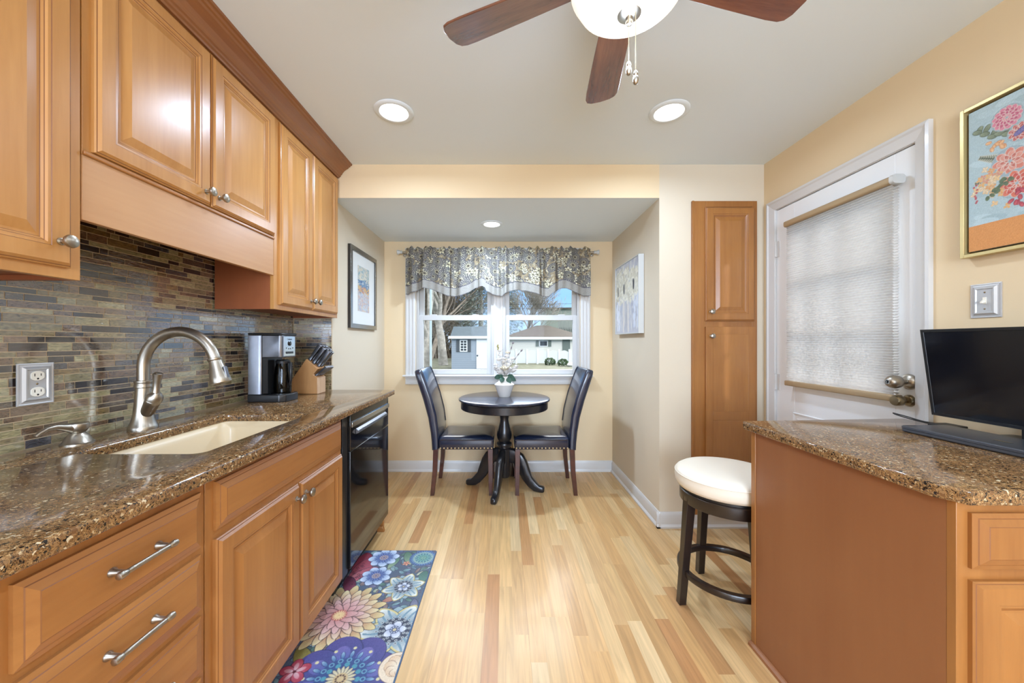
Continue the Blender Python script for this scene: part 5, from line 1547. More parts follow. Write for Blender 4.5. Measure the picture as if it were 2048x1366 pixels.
cv.flower(x_, y_, 18, 0.02, 0.055, 0.008, (222, 206, 160), (196, 190, 150), (60, 60, 90), 0.001); cv.disc(x_, y_, 0.026, (206, 176, 120)); cv.dots(x_, y_, 10, 0.016, 0.004, (90, 60, 50))
x_, y_ = ml(-0.405, 1.405)     # cream rose at the edge
cv.disc(x_, y_, 0.068, (234, 210, 176), 1, (120, 90, 70), 0.002)
for i in range(7): cv.petal(x_, y_, 1.2 + 0.9 * i, 0.005, 0.064 - 0.006 * i, 0.026, (240, 222, 190), (226, 184, 140), (150, 110, 84), 0.0012)
x_, y_ = ml(-0.785, 1.385); cv.flower(x_, y_, 5, 0.005, 0.058, 0.022, (220, 90, 110), (180, 40, 66), (90, 20, 40), 0.0015, 0.5); cv.flower(x_, y_, 5, 0.006, 0.04, 0.008, (240, 190, 196), (214, 120, 130), None, 0, 0.5); cv.disc(x_, y_, 0.006, (120, 30, 50))
x_, y_ = ml(-0.545, 2.065); cv.flower(x_, y_, 5, 0.0, 0.022, 0.008, (220, 120, 90), (236, 170, 140), (120, 60, 50), 0.001)
x_, y_ = ml(-0.70, 1.12); cv.flower(x_, y_, 12, 0.03, 0.12, 0.03, (190, 110, 96), (230, 200, 150), (70, 40, 50), 0.002); cv.flower(x_, y_, 8, 0.01, 0.07, 0.02, (214, 150, 140), (232, 190, 160), (90, 50, 50), 0.002)
x_, y_ = ml(-0.47, 1.14); cv.flower(x_, y_, 8, 0.02, 0.08, 0.026, (90, 126, 190), (214, 226, 240), (44, 66, 130), 0.002)
cv.mute(0.22); cv.img *= 0.92; cv.noise(0.02)
cv.mesh('printed_top', lambda x_, y_: (MX0 + 0.005 + x_, MY0 + 0.005 + y_, 0.0094), M['print'], matt)

# valance on its rod ----------------------------------------------------------
VX0, VX1, VZT = -0.925, 0.812, 2.135
rod = thing('curtain_rod', (-0.056, 3.50, 2.095), 'slim silver curtain rod with fluted end knobs above the nook window', 'curtain rod')
mb = MB(); mb.tube([(-0.965, 3.498, 2.095), (0.855, 3.498, 2.095)], 0.008, 14); mb.build('pole', M['nickel'], rod)
for sx_, xe in ((-1, -0.965), (1, 0.855)):
    mb = MB(); mb.lathe([(0.010, -0.005), (0.016, 0), (0.016, 0.006), (0.010, 0.010), (0.014, 0.016), (0.022, 0.036), (0.024, 0.040), (0.020, 0.044), (0.001, 0.046)], (xe, 3.498, 2.095), 16, (sx_, 0, 0)); mb.build('end_knob', M['canvas_side'], rod)
    mb = MB(); mb.tube([(xe - sx_ * 0.012, 3.498, 2.085), (xe - sx_ * 0.012, 3.53, 2.08), (xe - sx_ * 0.012, YB - 0.0235, 2.08)], 0.006, 8); mb.lathe([(0.016, 0), (0.014, 0.004), (0.001, 0.004)], (xe - sx_ * 0.012, YB - 0.0225, 2.08), 12, (0, -1, 0)); mb.build('wall_bracket', M['nickel'], rod)
vz = [(80, 610), (160, 580), (250, 545), (330, 560), (400, 590), (480, 622), (560, 632), (620, 625), (700, 592), (780, 545), (840, 528), (872, 545), (880, 575), (930, 600), (990, 625), (1040, 630), (1080, 600), (1130, 575), (1210, 568), (1290, 572), (1390, 602), (1460, 630), (1520, 634), (1550, 608), (1640, 550), (1700, 548), (1800, 595), (1880, 628), (1945, 625)]
vxs = np.array([(800 + a / 5.12 - 1008) * 3.49 / 740 for a, b in vz]); vzs = np.array([EYE + (685 - (470 + b / 5.12)) * 3.49 / 740 for a, b in vz])
bot = lambda x_: float(np.interp(x_, vxs, vzs))
VH = 0.50
cv = Cv(VX1 - VX0, VH, 0.0034, (136, 120, 92))
rm = random.Random(21)
for i in range(2600):
    x_, y_ = rm.uniform(0, cv.w), rm.uniform(0, cv.h)
    c = rm.choice([(70, 66, 64), (92, 84, 76), (50, 48, 52), (164, 152, 128), (108, 102, 96), (150, 138, 112), (200, 188, 156)])
    cv.petal(x_, y_, rm.uniform(0, 6.28), 0, rm.uniform(0.015, 0.035), rm.uniform(0.003, 0.006), c, c, None)
for i in range(230):
    x_, y_ = rm.uniform(0, cv.w), rm.uniform(0, cv.h); r = rm.choice([0.030, 0.038, 0.048, 0.060]); cr = rm.choice([(212, 204, 172), (196, 190, 170), (220, 212, 184)])
    if r > 0.04:
        cv.disc(x_, y_, r * 1.02, (92, 88, 88)); cv.flower(x_, y_, 16, r * 0.35, r, r * 0.11, (120, 112, 100), cr, (52, 50, 54), 0.001, rm.random()); cv.flower(x_, y_, 10, r * 0.1, r * 0.55, r * 0.12, (150, 140, 110), (206, 198, 168), (60, 56, 54), 0.001); cv.disc(x_, y_, r * 0.16, (58, 46, 40))
    else:
        cv.flower(x_, y_, 6, 0, r, r * 0.36, (170, 160, 124), cr, (54, 52, 54), 0.0016, rm.random()); cv.disc(x_, y_, r * 0.2, (70, 60, 50))
for i in range(90):   # leafy sprays climbing the cloth
    x_, y_ = rm.uniform(0, cv.w), rm.uniform(0, cv.h * 0.7); a_ = rm.uniform(1.2, 1.9)
    for k_ in range(7):
        for sg in (-1, 1):
            cv.petal(x_ + math.cos(a_) * k_ * 0.009, y_ + math.sin(a_) * k_ * 0.009, a_ + sg * 0.9, 0, 0.013, 0.0035, (206, 198, 168), (222, 214, 186), (60, 58, 60), 0.0008)
X_, Y_ = np.meshgrid(cv.x, cv.y)                 # Y_ = 0 at the top edge
top = 2.135
lowz = np.interp(X_ + VX0, vxs, vzs)
Zabs = np.where(True, top - Y_, 0)
ln = (top - lowz)
vv = Y_ / VH                                       # 0 top .. 1 hem
dist = (1 - vv) * ln                               # metres above the hem
wv = 0.5 + 0.5 * np.sin((X_ * 330) + np.floor(Y_ * 300) * np.pi) 
band = dist < 0.078
bc = np.stack([112 + 52 * wv, 108 + 50 * wv, 101 + 46 * wv], -1) / 255
cv.img = np.where(band[..., None], bc, cv.img)
cv.img = np.where((np.abs(dist - 0.080) < 0.004)[..., None] | (dist < 0.004)[..., None], np.array([84, 80, 84]) / 255, cv.img)
cv.noise(0.02)
val = thing('valance', (-0.056, 3.49, 2.10), 'gathered grey and cream floral valance with a wavy hem across the window top', 'valance')


def vplace(x_, y_):
    X = VX0 + x_; v = y_ / VH; ln_ = top - bot(X)
    z = top - v * ln_
    ph = X * 38 + 3.4 * math.sin(X * 6.1) + 1.8 * math.sin(X * 15)
    gather = 0.5 + 0.5 * math.exp(-((z - 2.095) / 0.05) ** 2)
    am = (0.005 + 0.016 * min(1, v * 1.6)) * (0.55 + 0.45 * math.sin(X * 3.1 + 1.0) ** 2)
    yy = 3.483 - am * math.sin(ph + 0.6 * v * math.sin(X * 5)) - 0.006 * math.sin(X * 91 + v * 2) * gather - 0.010 * min(1, v * 2)
    for xs_ in (-0.78, -0.515, -0.25, 0.078, 0.35, 0.50):     # deep pinched folds
        yy += 0.018 * math.exp(-((X - xs_) / 0.012) ** 2) * min(1, v * 3)
    if v < 0.13:   # ruffled heading over the rod
        zz = 0.012 * math.sin(X * 61 + 1.7 * math.sin(X * 23)) + 0.006 * math.sin(X * 143)
        z += zz * (1 - v / 0.13)
        yy -= 0.008 * math.sin(v / 0.13 * math.pi)
    return (X, yy, z)


cv.mesh('printed_cloth', vplace, M['fabric'], val)

# painting on the right wall ---------------------------------------------------
AY0, AY1, AZ0, AZ1 = 0.84, 1.392, 1.556, 2.108
art = thing('flower_painting', (XR, (AY0 + AY1) / 2, AZ0), 'large painting of a colourful bouquet on pale blue in a gold frame', 'painting')
mb = MB(); o_, i_ = 0.0, 0.013
mb.box(1.714, 1.7495, AY0, AY0 + 0.012, AZ0, AZ1); mb.box(1.714, 1.7495, AY1 - 0.012, AY1, AZ0, AZ1); mb.box(1.714, 1.7495, AY0 + 0.012, AY1 - 0.012, AZ0, AZ0 + 0.012); mb.box(1.714, 1.7495, AY0 + 0.012, AY1 - 0.012, AZ1 - 0.012, AZ1)
mb.build('frame', M['gold'], art, 0.001)
bx(1.738, 1.7495, AY0 + 0.0121, AY1 - 0.0121, AZ0 + 0.0121, AZ1 - 0.0121).build('backing', M['goldin'], art)
cy0, cy1, cz0, cz1 = AY0 + 0.02, AY1 - 0.02, AZ0 + 0.02, AZ1 - 0.02
bx(1.724, 1.7379, cy0, cy1, cz0, cz1).build('canvas', M['canvas_side'], art)
cv = Cv(cy1 - cy0, cz1 - cz0, 0.0016, (176, 200, 204))
rm = random.Random(31)
for i in range(260):
    x_, y_ = rm.uniform(0, cv.w), rm.uniform(0, cv.h); q = rm.randint(-10, 12)
    cv.petal(x_, y_, rm.uniform(-0.3, 0.3), 0, 0.07, 0.012, (178 + q, 202 + q, 206 + q), (172 + q, 198 + q, 204 + q), None)
cv.img[cv.y < 0.092] = np.array([232, 150, 74]) / 255


def ap(px, py):   # where a point of the canvas lies: u from its far edge, v from its bottom
    D = 1.724 * FPX / (px - 1008)
    return (cy1 - D, EYE + (685 - py) * D / FPX - cz0)


W_ = (206, 206, 196)
def brush(px, py, r, cols_, n, rot=0.0):
    x_, y_ = ap(px, py)
    cv.disc(x_, y_, r * 1.06, (158, 178, 186))
    for k_ in range(4):
        rr = r * (1 - 0.22 * k_)
        cv.flower(x_, y_, n - k_, rr * 0.25, rr, rr * 0.28, cols_[k_ % len(cols_)], cols_[(k_ + 1) % len(cols_)], (226, 200, 186), 0.0014, rot + k_ * 0.5)


def frond(px, py, ang, L, c0, c1, lw=0.010, n=9, spread=0.9):
    x_, y_ = ap(px, py)
    for k_ in range(n):
        t = k_ / n
        for sg in (-1, 1):
            cv.petal(x_ + math.cos(ang) * L * t, y_ + math.sin(ang) * L * t, ang + sg * spread, 0, L * 0.33 * (1 - 0.6 * t), lw * 0.45, c0, c1, (214, 212, 196), 0.001, 0.8)
    cv.petal(x_, y_, ang, 0, L, 0.0022, (96, 104, 84), (96, 104, 84), None)


for k_ in range(10):   # eucalyptus sprigs
    a_ = ap(1955 + 7.5 * k_, 268 - 4 * math.sin(k_)); cv.petal(a_[0], a_[1], 1.0 + (k_ % 2) * 1.8, -0.004, 0.026, 0.009, (112, 124, 96), (150, 164, 130), (84, 96, 76), 0.001)
frond(1998, 318, math.pi - 0.5, 0.062, (110, 116, 92), (150, 156, 126)); frond(1992, 350, math.pi + 0.15, 0.060, (104, 112, 90), (146, 152, 122))
brush(2014, 235, 0.040, [(214, 96, 130), (232, 140, 160), (200, 84, 116)], 13)
brush(2040, 262, 0.030, [(190, 84, 80), (214, 110, 100)], 9); x_, y_ = ap(2036, 256)
for k_ in range(4): a_ = ap(2028 + 6 * k_, 272 - 5 * k_); cv.petal(a_[0], a_[1], 0.5, 0, 0.03, 0.009, (120, 110, 170), (150, 140, 196), (90, 84, 140), 0.001)
for k_ in range(9): a_ = ap(1996 + rm.uniform(-14, 20), 292 + rm.uniform(-8, 8)); cv.petal(a_[0], a_[1], rm.uniform(0, 6), 0, 0.018, 0.006, (238, 170, 110), (244, 196, 140), (214, 140, 90), 0.001)
brush(2020, 322, 0.046, [(214, 110, 90), (232, 140, 116), (226, 160, 140), (200, 90, 74)], 8)
brush(2034, 366, 0.046, [(216, 90, 70), (234, 124, 92), (206, 74, 64)], 9, 0.4)
for k_ in range(42):
    a_ = ap(1983 + rm.gauss(0, 15), 372 + rm.gauss(0, 19)); c = rm.choice([(242, 178, 96), (246, 200, 130), (236, 160, 84), (240, 214, 170), (226, 140, 110)])
    for q in range(4): cv.petal(a_[0], a_[1], q * 1.57 + rm.random(), 0, 0.011, 0.0042, c, c, (206, 180, 150), 0.0007)
for k_ in range(12): a_ = ap(1976 + 3.2 * k_ * 1.3, 392 - 4 * k_ * 0.9); cv.petal(a_[0], a_[1], rm.uniform(0, 6.28), 0, 0.017, 0.006, (84, 104, 74), (112, 130, 92), None)
for k_ in range(10): a_ = ap(2036 + rm.gauss(0, 5), 388 + rm.gauss(0, 9)); cv.petal(a_[0], a_[1], rm.uniform(3.6, 5.6), 0, 0.019, 0.006, (196, 62, 76), (222, 100, 106), (150, 40, 56), 0.0008)
for k_ in range(9): a_ = ap(1951 + rm.gauss(0, 3), 390 + rm.gauss(0, 8)); cv.disc(a_[0], a_[1], 0.0035, (196, 90, 96))
for (u, v, r, cs) in ((0.22, 0.40, 0.06, [(214, 96, 130), (236, 150, 170)]), (0.25, 0.30, 0.07, [(232, 150, 110), (240, 190, 150), (220, 110, 90)]), (0.33, 0.36, 0.06, [(120, 120, 190), (160, 160, 214)]), (0.35, 0.25, 0.06, [(238, 190, 110), (246, 214, 150)]), (0.42, 0.32, 0.05, [(206, 74, 84), (230, 120, 116)]), (0.28, 0.19, 0.06, [(214, 96, 90), (238, 150, 130)])):
    for k_ in range(3):
        rr = r * (1 - 0.25 * k_); cv.flower(u, v, 9 - k_, rr * 0.2, rr, rr * 0.28, cs[k_ % len(cs)], cs[(k_ + 1) % len(cs)], (226, 206, 190), 0.0015, k_ * 0.5)
for s_ in range(10): cv.petal(0.29 + 0.006 * s_, 0.10, 1.57 + 0.03 * (s_ - 5), 0, 0.10, 0.004, (110, 130, 96), (90, 110, 80), None)
cv.mute(0.15); cv.img *= 0.93; cv.noise(0.02)
cv.mesh('painted_surface', lambda u, v: (1.7236, cy1 - u, cz0 + v), M['paint_print'], art)

# framed print on the left wall of the nook -------------------------------------
LY0, LY1, LZ0, LZ1 = 2.735, 3.29, 1.352, 1.975
pr = thing('framed_print', (NL, 3.01, LZ0), 'framed seascape print with a wide white mount on the left nook wall', 'picture')
mb = MB()
for (a, b, c_, d_) in ((LY0, LY0 + 0.034, LZ0, LZ1), (LY1 - 0.034, LY1, LZ0, LZ1), (LY0 + 0.034, LY1 - 0.034, LZ0, LZ0 + 0.034), (LY0 + 0.034, LY1 - 0.034, LZ1 - 0.034, LZ1)):
    mb.box(NL + 0.0205, NL + 0.024, a, b, c_, d_)
mb.build('frame_face', M['silverframe'], pr, 0.001)
mb = MB()
for (a, b, c_, d_) in ((LY0, LY0 + 0.03, LZ0, LZ1), (LY1 - 0.03, LY1, LZ0, LZ1), (LY0 + 0.03, LY1 - 0.03, LZ0, LZ0 + 0.03), (LY0 + 0.03, LY1 - 0.03, LZ1 - 0.03, LZ1)):
    mb.box(NL + 0.0005, NL + 0.0204, a, b, c_, d_)
mb.build('frame_side', M['darkframe'], pr)
bx(NL + 0.001, NL + 0.012, LY0 + 0.0301, LY1 - 0.0301, LZ0 + 0.0301, LZ1 - 0.0301).build('mount', M['mat'], pr)
pw, ph = 0.245, 0.36
cv = Cv(pw, ph, 0.003, (196, 190, 176))
rm = random.Random(12)
for i in range(900):
    v = rm.random(); y_ = v * ph
    if v > 0.70: c = rm.choice([(170, 186, 188), (206, 198, 178), (150, 172, 176), (216, 206, 186)])
    elif v > 0.55: c = rm.choice([(96, 130, 160), (120, 150, 176), (180, 190, 196), (86, 112, 146)])
    elif v > 0.42: c = rm.choice([(196, 150, 120), (214, 176, 110), (180, 130, 110), (120, 130, 150), (206, 160, 130)])
    else: c = rm.choice([(190, 184, 186), (206, 190, 176), (170, 172, 186), (200, 170, 156), (186, 196, 204)])
    cv.petal(rm.uniform(0, pw), y_, rm.uniform(-0.5, 0.5), 0, rm.uniform(0.015, 0.04), 0.006, c, c, None)
yc0 = (LY0 + LY1) / 2 - pw / 2; zc0 = (LZ0 + LZ1) / 2 - ph / 2 + 0.006
cv.mesh('seascape', lambda u, v: (NL + 0.0124, yc0 + u, zc0 + v), M['paint_print'], pr)
bx(NL + 0.0150, NL + 0.0165, LY0 + 0.0302, LY1 - 0.0302, LZ0 + 0.0302, LZ1 - 0.0302).build('picture_glass', M['pglass'], pr)

# canvas on the right wall of the nook -------------------------------------------
QY0, QY1, QZ0, QZ1 = 2.76, 3.34, 1.312, 1.905
cn = thing('canvas_picture', (NR, 3.05, QZ0), 'pale grey and cream canvas of three dark-eyed blooms on the right nook wall', 'picture')
mb = MB()
for (a, b, c_, d_) in ((QY0, QY0 + 0.008, QZ0, QZ1), (QY1 - 0.008, QY1, QZ0, QZ1), (QY0 + 0.008, QY1 - 0.008, QZ0, QZ0 + 0.008), (QY0 + 0.008, QY1 - 0.008, QZ1 - 0.008, QZ1)):
    mb.box(NR - 0.042, NR - 0.0005, a, b, c_, d_)
mb.build('frame', M['canvas_side'], cn, 0.0008)
bx(NR - 0.037, NR - 0.001, QY0 + 0.0081, QY1 - 0.0081, QZ0 + 0.0081, QZ1 - 0.0081).build('canvas', M['canvas_side'], cn)
w_, h_ = QY1 - QY0 - 0.018, QZ1 - QZ0 - 0.018
cv = Cv(w_, h_, 0.0035, (184, 182, 186))
rm = random.Random(2)      # u = 0 at the far edge (left as seen)
for i in range(700):
    x_, y_ = rm.uniform(0, w_), rm.uniform(0, h_); c = rm.choice([(176, 176, 184), (190, 188, 190), (200, 198, 194), (168, 168, 178)])
    cv.petal(x_, y_, 1.57 + rm.uniform(-0.2, 0.2), 0, rm.uniform(0.04, 0.09), 0.008, c, c, None)
for i in range(900):
    x_ = rm.uniform(0, w_ * 1.0); y_ = rm.uniform(0.45, 0.93) * h_; edge = 0.44 * h_ + 0.03 * math.sin(x_ * 30)
    if y_ < edge + 0.01 or (y_ > 0.85 * h_ and x_ > 0.62 * w_): continue
    c = rm.choice([(214, 208, 188), (222, 216, 198), (200, 194, 174), (208, 204, 190), (190, 182, 164)])
    cv.petal(x_, y_, rm.uniform(0, 6.28), 0, rm.uniform(0.03, 0.05), 0.010, c, c, None)
for x_, y_, w2 in ((0.12, 0.625, 0.014), (0.40, 0.635, 0.020), (0.80, 0.655, 0.016)):
    for k_ in range(5): cv.petal(x_ * w_ + rm.uniform(-0.006, 0.006), (y_ - 0.07) * h_, 1.57 + rm.uniform(-0.12, 0.12), 0, 0.085, w2 * 0.5, (52, 54, 60), (70, 72, 78), None)
for x0_, x1_, v0, v1, c in ((0.05, 0.22, 0.0, 0.42, (212, 214, 222)), (0.80, 0.98, 0.05, 0.45, (206, 210, 220)), (0.55, 0.62, 0.0, 0.4, (206, 198, 190)), (0.35, 0.42, 0.0, 0.42, (206, 198, 190))):
    for i in range(60): cv.petal(rm.uniform(x0_, x1_) * w_, rm.uniform(v0, v1) * h_, 1.57, 0, 0.05, 0.006, c, c, None)
for x_, a_ in ((0.46, 1.60), (0.50, 1.52), (0.54, 1.64)): cv.petal(x_ * w_, 0, a_, 0, 0.45 * h_, 0.003, (140, 136, 132), (140, 136, 132), None)
cv.mesh('painted_surface', lambda u, v: (NR - 0.0374, QY1 - 0.009 - u, QZ0 + 0.009 + v), M['paint_print'], cn)

# ------------------------------------------------------------------ outdoors, beyond the window
GZ = -0.30
gmb = MB(); NXg = 40
for j in range(NXg):
    for i in range(NXg):
        x0, x1 = -40 + 80 * i / NXg, -40 + 80 * (i + 1) / NXg; y0, y1 = 4.2 + 90 * j / NXg, 4.2 + 90 * (j + 1) / NXg
        gmb.add([(x0, y0, GZ), (x1, y0, GZ), (x1, y1, GZ), (x0, y1, GZ)], [(0, 1, 2, 3)])
gmb.box(-40, 40, 4.2, 94.2, GZ - 0.5, GZ - 0.01)
lawn = struct('ground', gmb, M['grass'], smooth=0)


def up_(px, py, D):      # a point of the yard at distance D
    return ((px - 1008) * D / FPX, EYE + (685 - py) * D / FPX)


# shed
D_ = 21.0
sx0, _ = up_(903, 0, D_); sx1 = -0.55
ze = up_(0, 676, D_)[1]
sh = thing('garden_shed', ((sx0 + sx1) / 2, D_ + 1.2, GZ), 'blue-grey garden shed with a white door and dark shutters, seen through the left sash', 'shed')
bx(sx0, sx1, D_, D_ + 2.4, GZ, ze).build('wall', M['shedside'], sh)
zr = up_(0, 653, D_ + 1.2)[1]
mb = MB(); mb.prism([(D_ - 0.15, ze + 0.06), (D_ - 0.15, ze + 0.10), (D_ + 1.2, zr), (D_ + 2.55, ze + 0.10), (D_ + 2.55, ze + 0.06)], 'yz', sx0 - 0.05, sx1 + 0.15); mb.build('roof', M['roofblue'], sh, smooth=0)
bx(sx0 - 0.15, sx1 + 0.2, D_ - 0.19, D_ - 0.1505, ze - 0.04, ze + 0.11).build('fascia', M['outwhite'], sh)
dx0 = up_(953, 0, D_)[0]
mb = MB(); mb.box(dx0, sx1 - 0.15, D_ - 0.05, D_ - 0.001, GZ + 0.05, ze - 0.05); mb.box(dx0 + 0.12, dx0 + 0.18, D_ - 0.06, D_ - 0.0501, GZ + 0.15, ze - 0.3); mb.box(dx0 + 0.5, dx0 + 0.56, D_ - 0.06, D_ - 0.0501, GZ + 0.15, ze - 0.3)
dd2 = mb.build('door', M['outwhite'], sh)
mb = MB(); mb.ball((dx0 + 0.06, D_ - 0.07, up_(0, 711, D_)[1]), 0.05, 8); mb.build('handle', M['shutter'], dd2)
wx0, wz1 = up_(921, 681, D_); wx1, wz0 = up_(933.5, 702, D_)
wf = MB(); wf.box(wx0 - 0.04, wx1 + 0.04, D_ - 0.04, D_ - 0.001, wz0 - 0.04, wz1 + 0.04); wfo = wf.build('window', M['outwhite'], sh)
mb = MB()
for i in range(2):
    for j in range(4):
        a = wx0 + (wx1 - wx0) * i / 2; b = wz0 + (wz1 - wz0) * j / 4
        mb.box(a + 0.02, a + (wx1 - wx0) / 2 - 0.02, D_ - 0.048, D_ - 0.0405, b + 0.02, b + (wz1 - wz0) / 4 - 0.02)
mb.build('pane', M['darkpane'], wfo)
for a, b in ((913, 919.5), (935.5, 941.5)):
    bx(up_(a, 0, D_)[0], up_(b, 0, D_)[0], D_ - 0.05, D_ - 0.001, wz0 - 0.04, wz1 + 0.04).build('shutter', M['shutter'], sh)

# garage with a hipped roof
D_ = 30.0
ga = thing('garage', (3.2, D_ + 2.5, GZ), 'white-sided garage with a brown hipped roof, seen through the right sash', 'garage')
ze = up_(0, 677, D_)[1]
gx0, gx1 = up_(1012, 0, D_)[0], up_(1168, 0, D_)[0]
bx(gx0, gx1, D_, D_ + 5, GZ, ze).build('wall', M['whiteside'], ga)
ax0, az = up_(1073, 651, D_ + 2.5); ax1, _ = up_(1097, 651, D_ + 2.5)
mb = MB(); ov = 0.3
vs_ = [(gx0 - ov, D_ - ov, ze + 0.1), (gx1 + ov, D_ - ov, ze + 0.1), (gx1 + ov, D_ + 5 + ov, ze + 0.1), (gx0 - ov, D_ + 5 + ov, ze + 0.1), (ax0, D_ + 2.5, az), (ax1, D_ + 2.5, az)]
mb.add(vs_, [(0, 1, 5, 4), (1, 2, 5), (2, 3, 4, 5), (3, 0, 4), (3, 2, 1, 0)]); mb.build('roof', M['roofbrown'], ga, smooth=0)
bx(gx0 - ov, gx1 + ov, D_ - ov - 0.04, D_ - ov - 0.001, ze - 0.08, ze + 0.12).build('gutter', M['outwhite'], ga)
wx0, wz1 = up_(1080, 682.5, D_); wx1, wz0 = up_(1094, 691.5, D_)
wfo = bx(wx0 - 0.06, wx1 + 0.06, D_ - 0.05, D_ - 0.001, wz0 - 0.06, wz1 + 0.06).build('window', M['outwhite'], ga)
bx(wx0, wx1, D_ - 0.06, D_ - 0.0505, wz0, wz1).build('pane', M['darkpane'], wfo)
for a, b in ((1071.5, 1077.5), (1096.5, 1102.5)):
    bx(up_(a, 0, D_)[0], up_(b, 0, D_)[0], D_ - 0.05, D_ - 0.001, wz0 - 0.06, wz1 + 0.06).build('shutter', M['shuttergreen'], ga)
a, za = up_(1125, 678, D_); b, zb2 = up_(1140, 698, D_)
bx(a, b, D_ - 0.05, D_ - 0.001, GZ + 0.02, za).build('side_door', M['shuttergreen'], ga)

# white fence
D_ = 26.5
zt_ = up_(0, 700, D_)[1]
fxs = [up_(q, 0, D_)[0] for q in (1011, 1032.5, 1054, 1075, 1096, 1118, 1139, 1160)]
fn = thing('privacy_fence', (3, D_, GZ), 'white vinyl fence with arched panels in front of the garage', 'fence')
for i in range(7):
    a, b = fxs[i] + 0.07, fxs[i + 1] - 0.07
    mb = MB(); poly = [(a, GZ + 0.06), (b, GZ + 0.06)] + [(b - (b - a) * k_ / 10, zt_ - 0.16 + 0.13 * math.sin(math.pi * k_ / 10)) for k_ in range(11)]
    mb.prism(poly, 'xz', D_ - 0.02, D_ + 0.02); mb.build('fence_panel', M['fencewhite'], fn)
for i in range(8):
    bx(fxs[i] - 0.065, fxs[i] + 0.065, D_ - 0.06, D_ + 0.06, GZ, zt_ + 0.06).build('post', M['outwhite'], fn)
# tall house with an outside stair
D_ = 45.0
hx0, hz1 = up_(1093, 618, D_); hx1 = up_(1215, 0, D_)[0]; hzm = up_(0, 648, D_)[1]
hs = thing('neighbour_house', (8, D_ + 3, GZ), 'tall sage-grey house with a railed wooden stair behind the garage', 'house')
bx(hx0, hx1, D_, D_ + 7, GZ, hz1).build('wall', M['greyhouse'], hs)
mb = MB(); mb.box(hx0 - 0.3, hx1 + 0.3, D_ - 0.3, D_ + 7.3, hz1 + 0.001, hz1 + 0.15); mb.build('roof', M['roofbrown'], hs)
dk = MB()
q0, q1 = up_(1118, 655, D_ - 3), up_(1160, 640, D_ - 3)
dk.box(q0[0], q1[0], D_ - 3, D_ - 0.01, q0[1] - 0.2, q0[1]); dk.build('deck', M['deck'], hs)
for i in range(14):
    xx_ = q0[0] + (q1[0] - q0[0]) * i / 13; bx(xx_ - 0.05, xx_ + 0.05, D_ - 3.05, D_ - 2.95, q0[1] - 1.4, q0[1] + 1.1).build('baluster', M['deck'], hs)
dk = MB(); dk.box(q0[0] - 0.06, q1[0], D_ - 3.06, D_ - 2.94, q0[1] + 1.101, q0[1] + 1.2); dk.build('handrail', M['deck'], hs)

# metal pole and yard bits
px0, _ = up_(861.5, 0, 19)
mb = MB(); mb.tube([(px0, 19, GZ), (px0, 19, 4.2)], 0.06, 10); tag(mb.build('pole', M['polemat'], None, loc=(px0, 19, GZ)), 'slim pale metal pole standing in the yard left of the shed', 'pole')
rt2 = random.Random(8)


def shrub(px, py, D, r, m_, lb):
    X, Zc = up_(px, py, D); mb = MB()
    for i in range(420):
        a_, b_ = rt2.uniform(0, 6.28), math.acos(rt2.uniform(-0.6, 1)); rr = r * rt2.uniform(0.75, 1.0)
        p = Vector((X + rr * math.sin(b_) * math.cos(a_), D + rr * math.sin(b_) * math.sin(a_), GZ + r * 0.55 + rr * 0.8 * math.cos(b_)))
        s_ = r * 0.16; d1 = Vector((rt2.uniform(-1, 1), rt2.uniform(-1, 1), rt2.uniform(-1, 1))).normalized() * s_; d2 = d1.cross(Vector((rt2.uniform(-1, 1), rt2.uniform(-1, 1), 1))).normalized() * s_ * 0.6
        mb.add([p - d1, p + d2, p + d1, p - d2], [(0, 1, 2, 3)])
    return tag(mb.build('shrub', m_, None, smooth=0, loc=(X, D, GZ)), lb, 'shrub', 'low shrubs by the white fence')


shrub(1100, 722, 25.2, 0.38, M['boxwood'], 'round dark shrub left of the other shrub before the white fence')
shrub(1126, 725, 24.2, 0.36, M['boxwood'], 'round green shrub right of the other shrub before the white fence')
X, _ = up_(1142, 728, 23.5); mb = MB(); mb.ball((X, 23.5, GZ + 0.12), 0.24, 10, sc=(1.1, 1, 0.7)); tag(mb.build('rock', M['rock'], None, loc=(X, 23.5, GZ)), 'pale round rock at the right end of the shrub bed', 'rock')


def bare_tree(x0, y0, h, r0, seed, depth, name, lb, m_, lean=(0, 0), twig=0.012, group=None, spread=0.55, kids=(2, 3)):
    rr = random.Random(seed); mb = MB()

    def grow(p, d, L, r, k_):
        pts = [p]; q = p; dcur = d
        for i in range(4):
            dcur = (dcur + Vector((rr.uniform(-1, 1), rr.uniform(-1, 1), rr.uniform(-0.3, 0.6))) * 0.13).normalized()
            q = q + dcur * L / 4; pts.append(q)
        mb.tube(pts, [r * (1 - 0.09 * i) for i in range(5)], 6 if k_ > 2 else 4)
        if k_ == 0: return
        for i in range(rr.randint(*kids)):
            s_ = pts[rr.randint(2, 4)]
            nd = (dcur + Vector((rr.uniform(-1, 1), rr.uniform(-1, 1), rr.uniform(-0.35, 0.7))) * spread * 1.5).normalized()
            grow(s_, nd, L * rr.uniform(0.62, 0.85), max(twig, r * rr.uniform(0.45, 0.68)), k_ - 1)
        grow(pts[-1], dcur, L * 0.8, r * 0.62, k_ - 1)
    t = thing(name, (x0, y0, GZ), lb, 'tree', group)
    grow(Vector((x0, y0, GZ)), Vector((lean[0], lean[1], 1)).normalized(), h * 0.3, r0, depth)
    mb.build('trunk_and_branches', m_, t, smooth=60)
    return t


